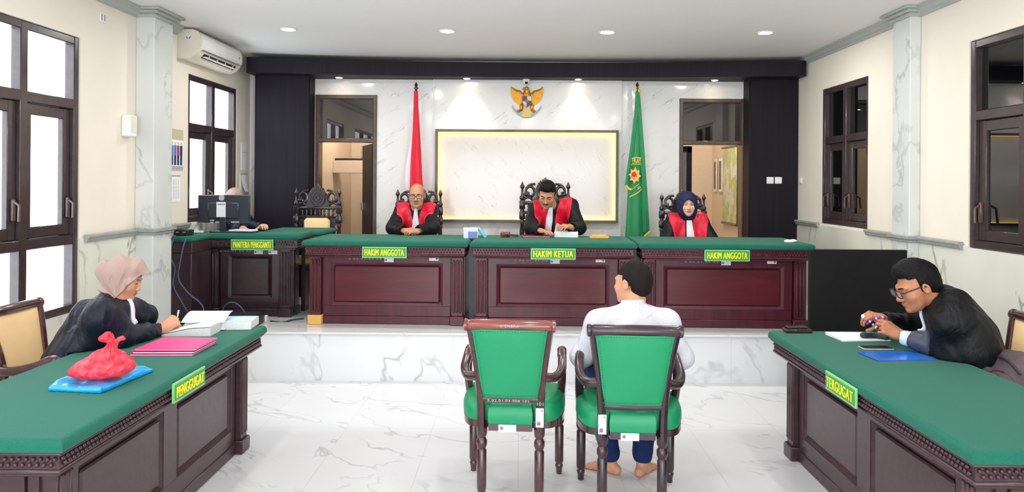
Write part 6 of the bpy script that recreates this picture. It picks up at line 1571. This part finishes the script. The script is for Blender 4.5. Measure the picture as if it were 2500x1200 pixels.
ro, S, d = robe(t, J, f, 'shirt', 0.006, (0.15, 0.165), (0.07, 0.066, 0.062, 0.05), 0.072, 0.0055, 5, 0.75, False, ex, 'shirt', 0.058, 0.04, cut=slab((0.1, 1.2, 3.7, 4.4, 0.3, 0.545)))
S = SDF(0.006)
S.cap(pel+Vector((0.07, 0, -0.03)), pel+Vector((-0.07, 0, -0.03)), 0.125, k=0.04)
for sx, kn, an in ((1, K[0], A[0]), (-1, K[1], A[1])):
    hp = pel+Vector((sx*0.09, 0.02, -0.035)); S.cap(hp, kn, 0.095, 0.075, 0.04).cap(kn, an+Vector((0, 0, 0.03)), 0.075, 0.060, 0.03)
    S.ell(an+Vector((0, 0, -0.075)), (0.09, 0.09, 0.075), None, 0.003, True)
d = S.field(); d += 0.0035*fsin(S.X, S.Y, S.Z*2.2, 12, 36); d = slab((0.1, 1.2, 3.7, 4.34, 0.38, 0.543))(S, d); d = np.maximum(d, 0.05-S.Z)
npobj('jeans', [S.mesh(d)], ['jeans'], t)
hair_short(t, Mh, 'buzz', 0.006, 0.0, line=0.055, nape=-0.112, side=-0.012)
eyes(t, Mh, 0.9, True)
# ---- clerk hidden behind the monitor
f2 = Vector((0.55, -0.83, 0)).normalized()
t = thing('person', 'clerk in pale headscarf and dark robe mostly hidden behind the desktop monitor', 'person', (-2.86, 7.5, PZ))
hd = at(572, 489, 7.50); Mh = headM(hd, f2, 0.35, 0.0, 0.95); pel = Vector((-2.80, 7.66, 0.98))
K, A = legs_of(pel, f2, kneed=0.25)
J = J_(head=hd, neck=at(572, 533, 7.56), shR=at(580, 545, 7.42), shL=at(606, 545, 7.62), elR=at(578, 566, 7.38), elL=at(618, 556, 7.50), wrR=at(592, 556, 7.30), wrL=at(636, 555, 7.36), pelvis=pel, chest=at(585, 570, 7.60), knees=K, ankles=A)
hk = hand_chunk([dict(wrist=J['wrL'], d=(0.5, -0.6, 0.25), back=(0.2, -0.3, 1), thumb=-1, curls=(0.5, 0.6, 0.4), arm=J['elL']*0.4+J['wrL']*0.6), dict(wrist=J['wrR'], d=(0.4, -0.8, -0.1), back=(0, -0.2, 1), thumb=1, curls=(0.3, 0.4, 0.3), arm=J['elR']*0.4+J['wrR']*0.6)], 0.004)
bodyobj(t, Mh, 'skinf', J['neck'], hk+[trunk_chunk(pel, J['chest'], J['neck'], J['shR'], J['shL'], J['elR'], J['wrR'], J['elL'], J['wrL'], [pel, pel], K, A, 0.85)], True, False, 0.9)
robe(t, J, tuple(f2), 'robenavy', 0.008, (0.14, 0.13), (0.06, 0.06, 0.058, 0.05), 0.06, 0.004, 17)
hijab(t, Mh, 'hijab', neckto=J['neck'], seed=9)
eyes(t, Mh, 0.6, True, True, skin='skinf')
# ---------------------------------------------------------------- daylight and camera
w = bpy.data.worlds.new('World'); SC.world = w; w.use_nodes = True
bg = w.node_tree.nodes['Background']; bg.inputs[0].default_value = (0.93, 0.97, 1.0, 1); bg.inputs[1].default_value = SKY
def portal(x, y, z, sx, sz, rot):
    ld = bpy.data.lights.new('daylight_portal', 'AREA'); ld.shape = 'RECTANGLE'; ld.size = sx; ld.size_y = sz; ld.cycles.is_portal = True
    o = bpy.data.objects.new('daylight_portal', ld); COL.objects.link(o); o.location = (x, y, z); o.rotation_euler = rot
for op in [W1, W2]+WL:
    portal(WX-0.12, (op[0]+op[1])/2, (op[2]+op[3])/2, op[1]-op[0], op[3]-op[2], (PI/2, 0, -PI/2))
portal(0, YR-0.25, 1.25, 4.4, 2.5, (PI/2, 0, 0))
for x, y, z, e in ((-1.9, 9.6, 2.9, 22), (2.3, 9.9, 2.9, 26)):  # lamps out of sight, added to brighten the back rooms
    t = thing('back_room_fill', 'unseen lamp added to light the back room behind the %s doorway' % ('left' if x < 0 else 'right'), 'ceiling light', (x, y, CZ))
    MB().lathe([(0.09, 0), (0.10, -0.02), (0.08, -0.05)], (0, 0, 0), 20).build('fill_lamp_shade', 'white', t)
    ld = bpy.data.lights.new('lamp_light', 'POINT'); ld.energy = e; ld.color = (1, 0.9, 0.78); ld.shadow_soft_size = 0.1
    o = bpy.data.objects.new('lamp_light', ld); COL.objects.link(o); o.parent = t; o.location = (0, 0, -0.15)
cam = bpy.data.cameras.new('camera'); co = bpy.data.objects.new('camera', cam); COL.objects.link(co)
cam.sensor_width = 36; cam.sensor_fit = 'HORIZONTAL'; cam.lens = 36*F/2500
cam.shift_x = -(CX-1250)/2500; cam.shift_y = -(600-CY)/2500; cam.clip_start = 0.05
co.matrix_world = Matrix.Translation((0, 0, H)) @ Matrix.Rotation(PI/2, 4, 'X') @ Matrix.Rotation(ROLL, 4, 'Z')
SC.camera = co
vs_ = SC.view_settings
SC.display_settings.display_device = 'sRGB'
vs_.view_transform = 'Standard'; vs_.look = 'None'; vs_.exposure = EXPO; vs_.gamma = 1.0; vs_.use_curve_mapping = False
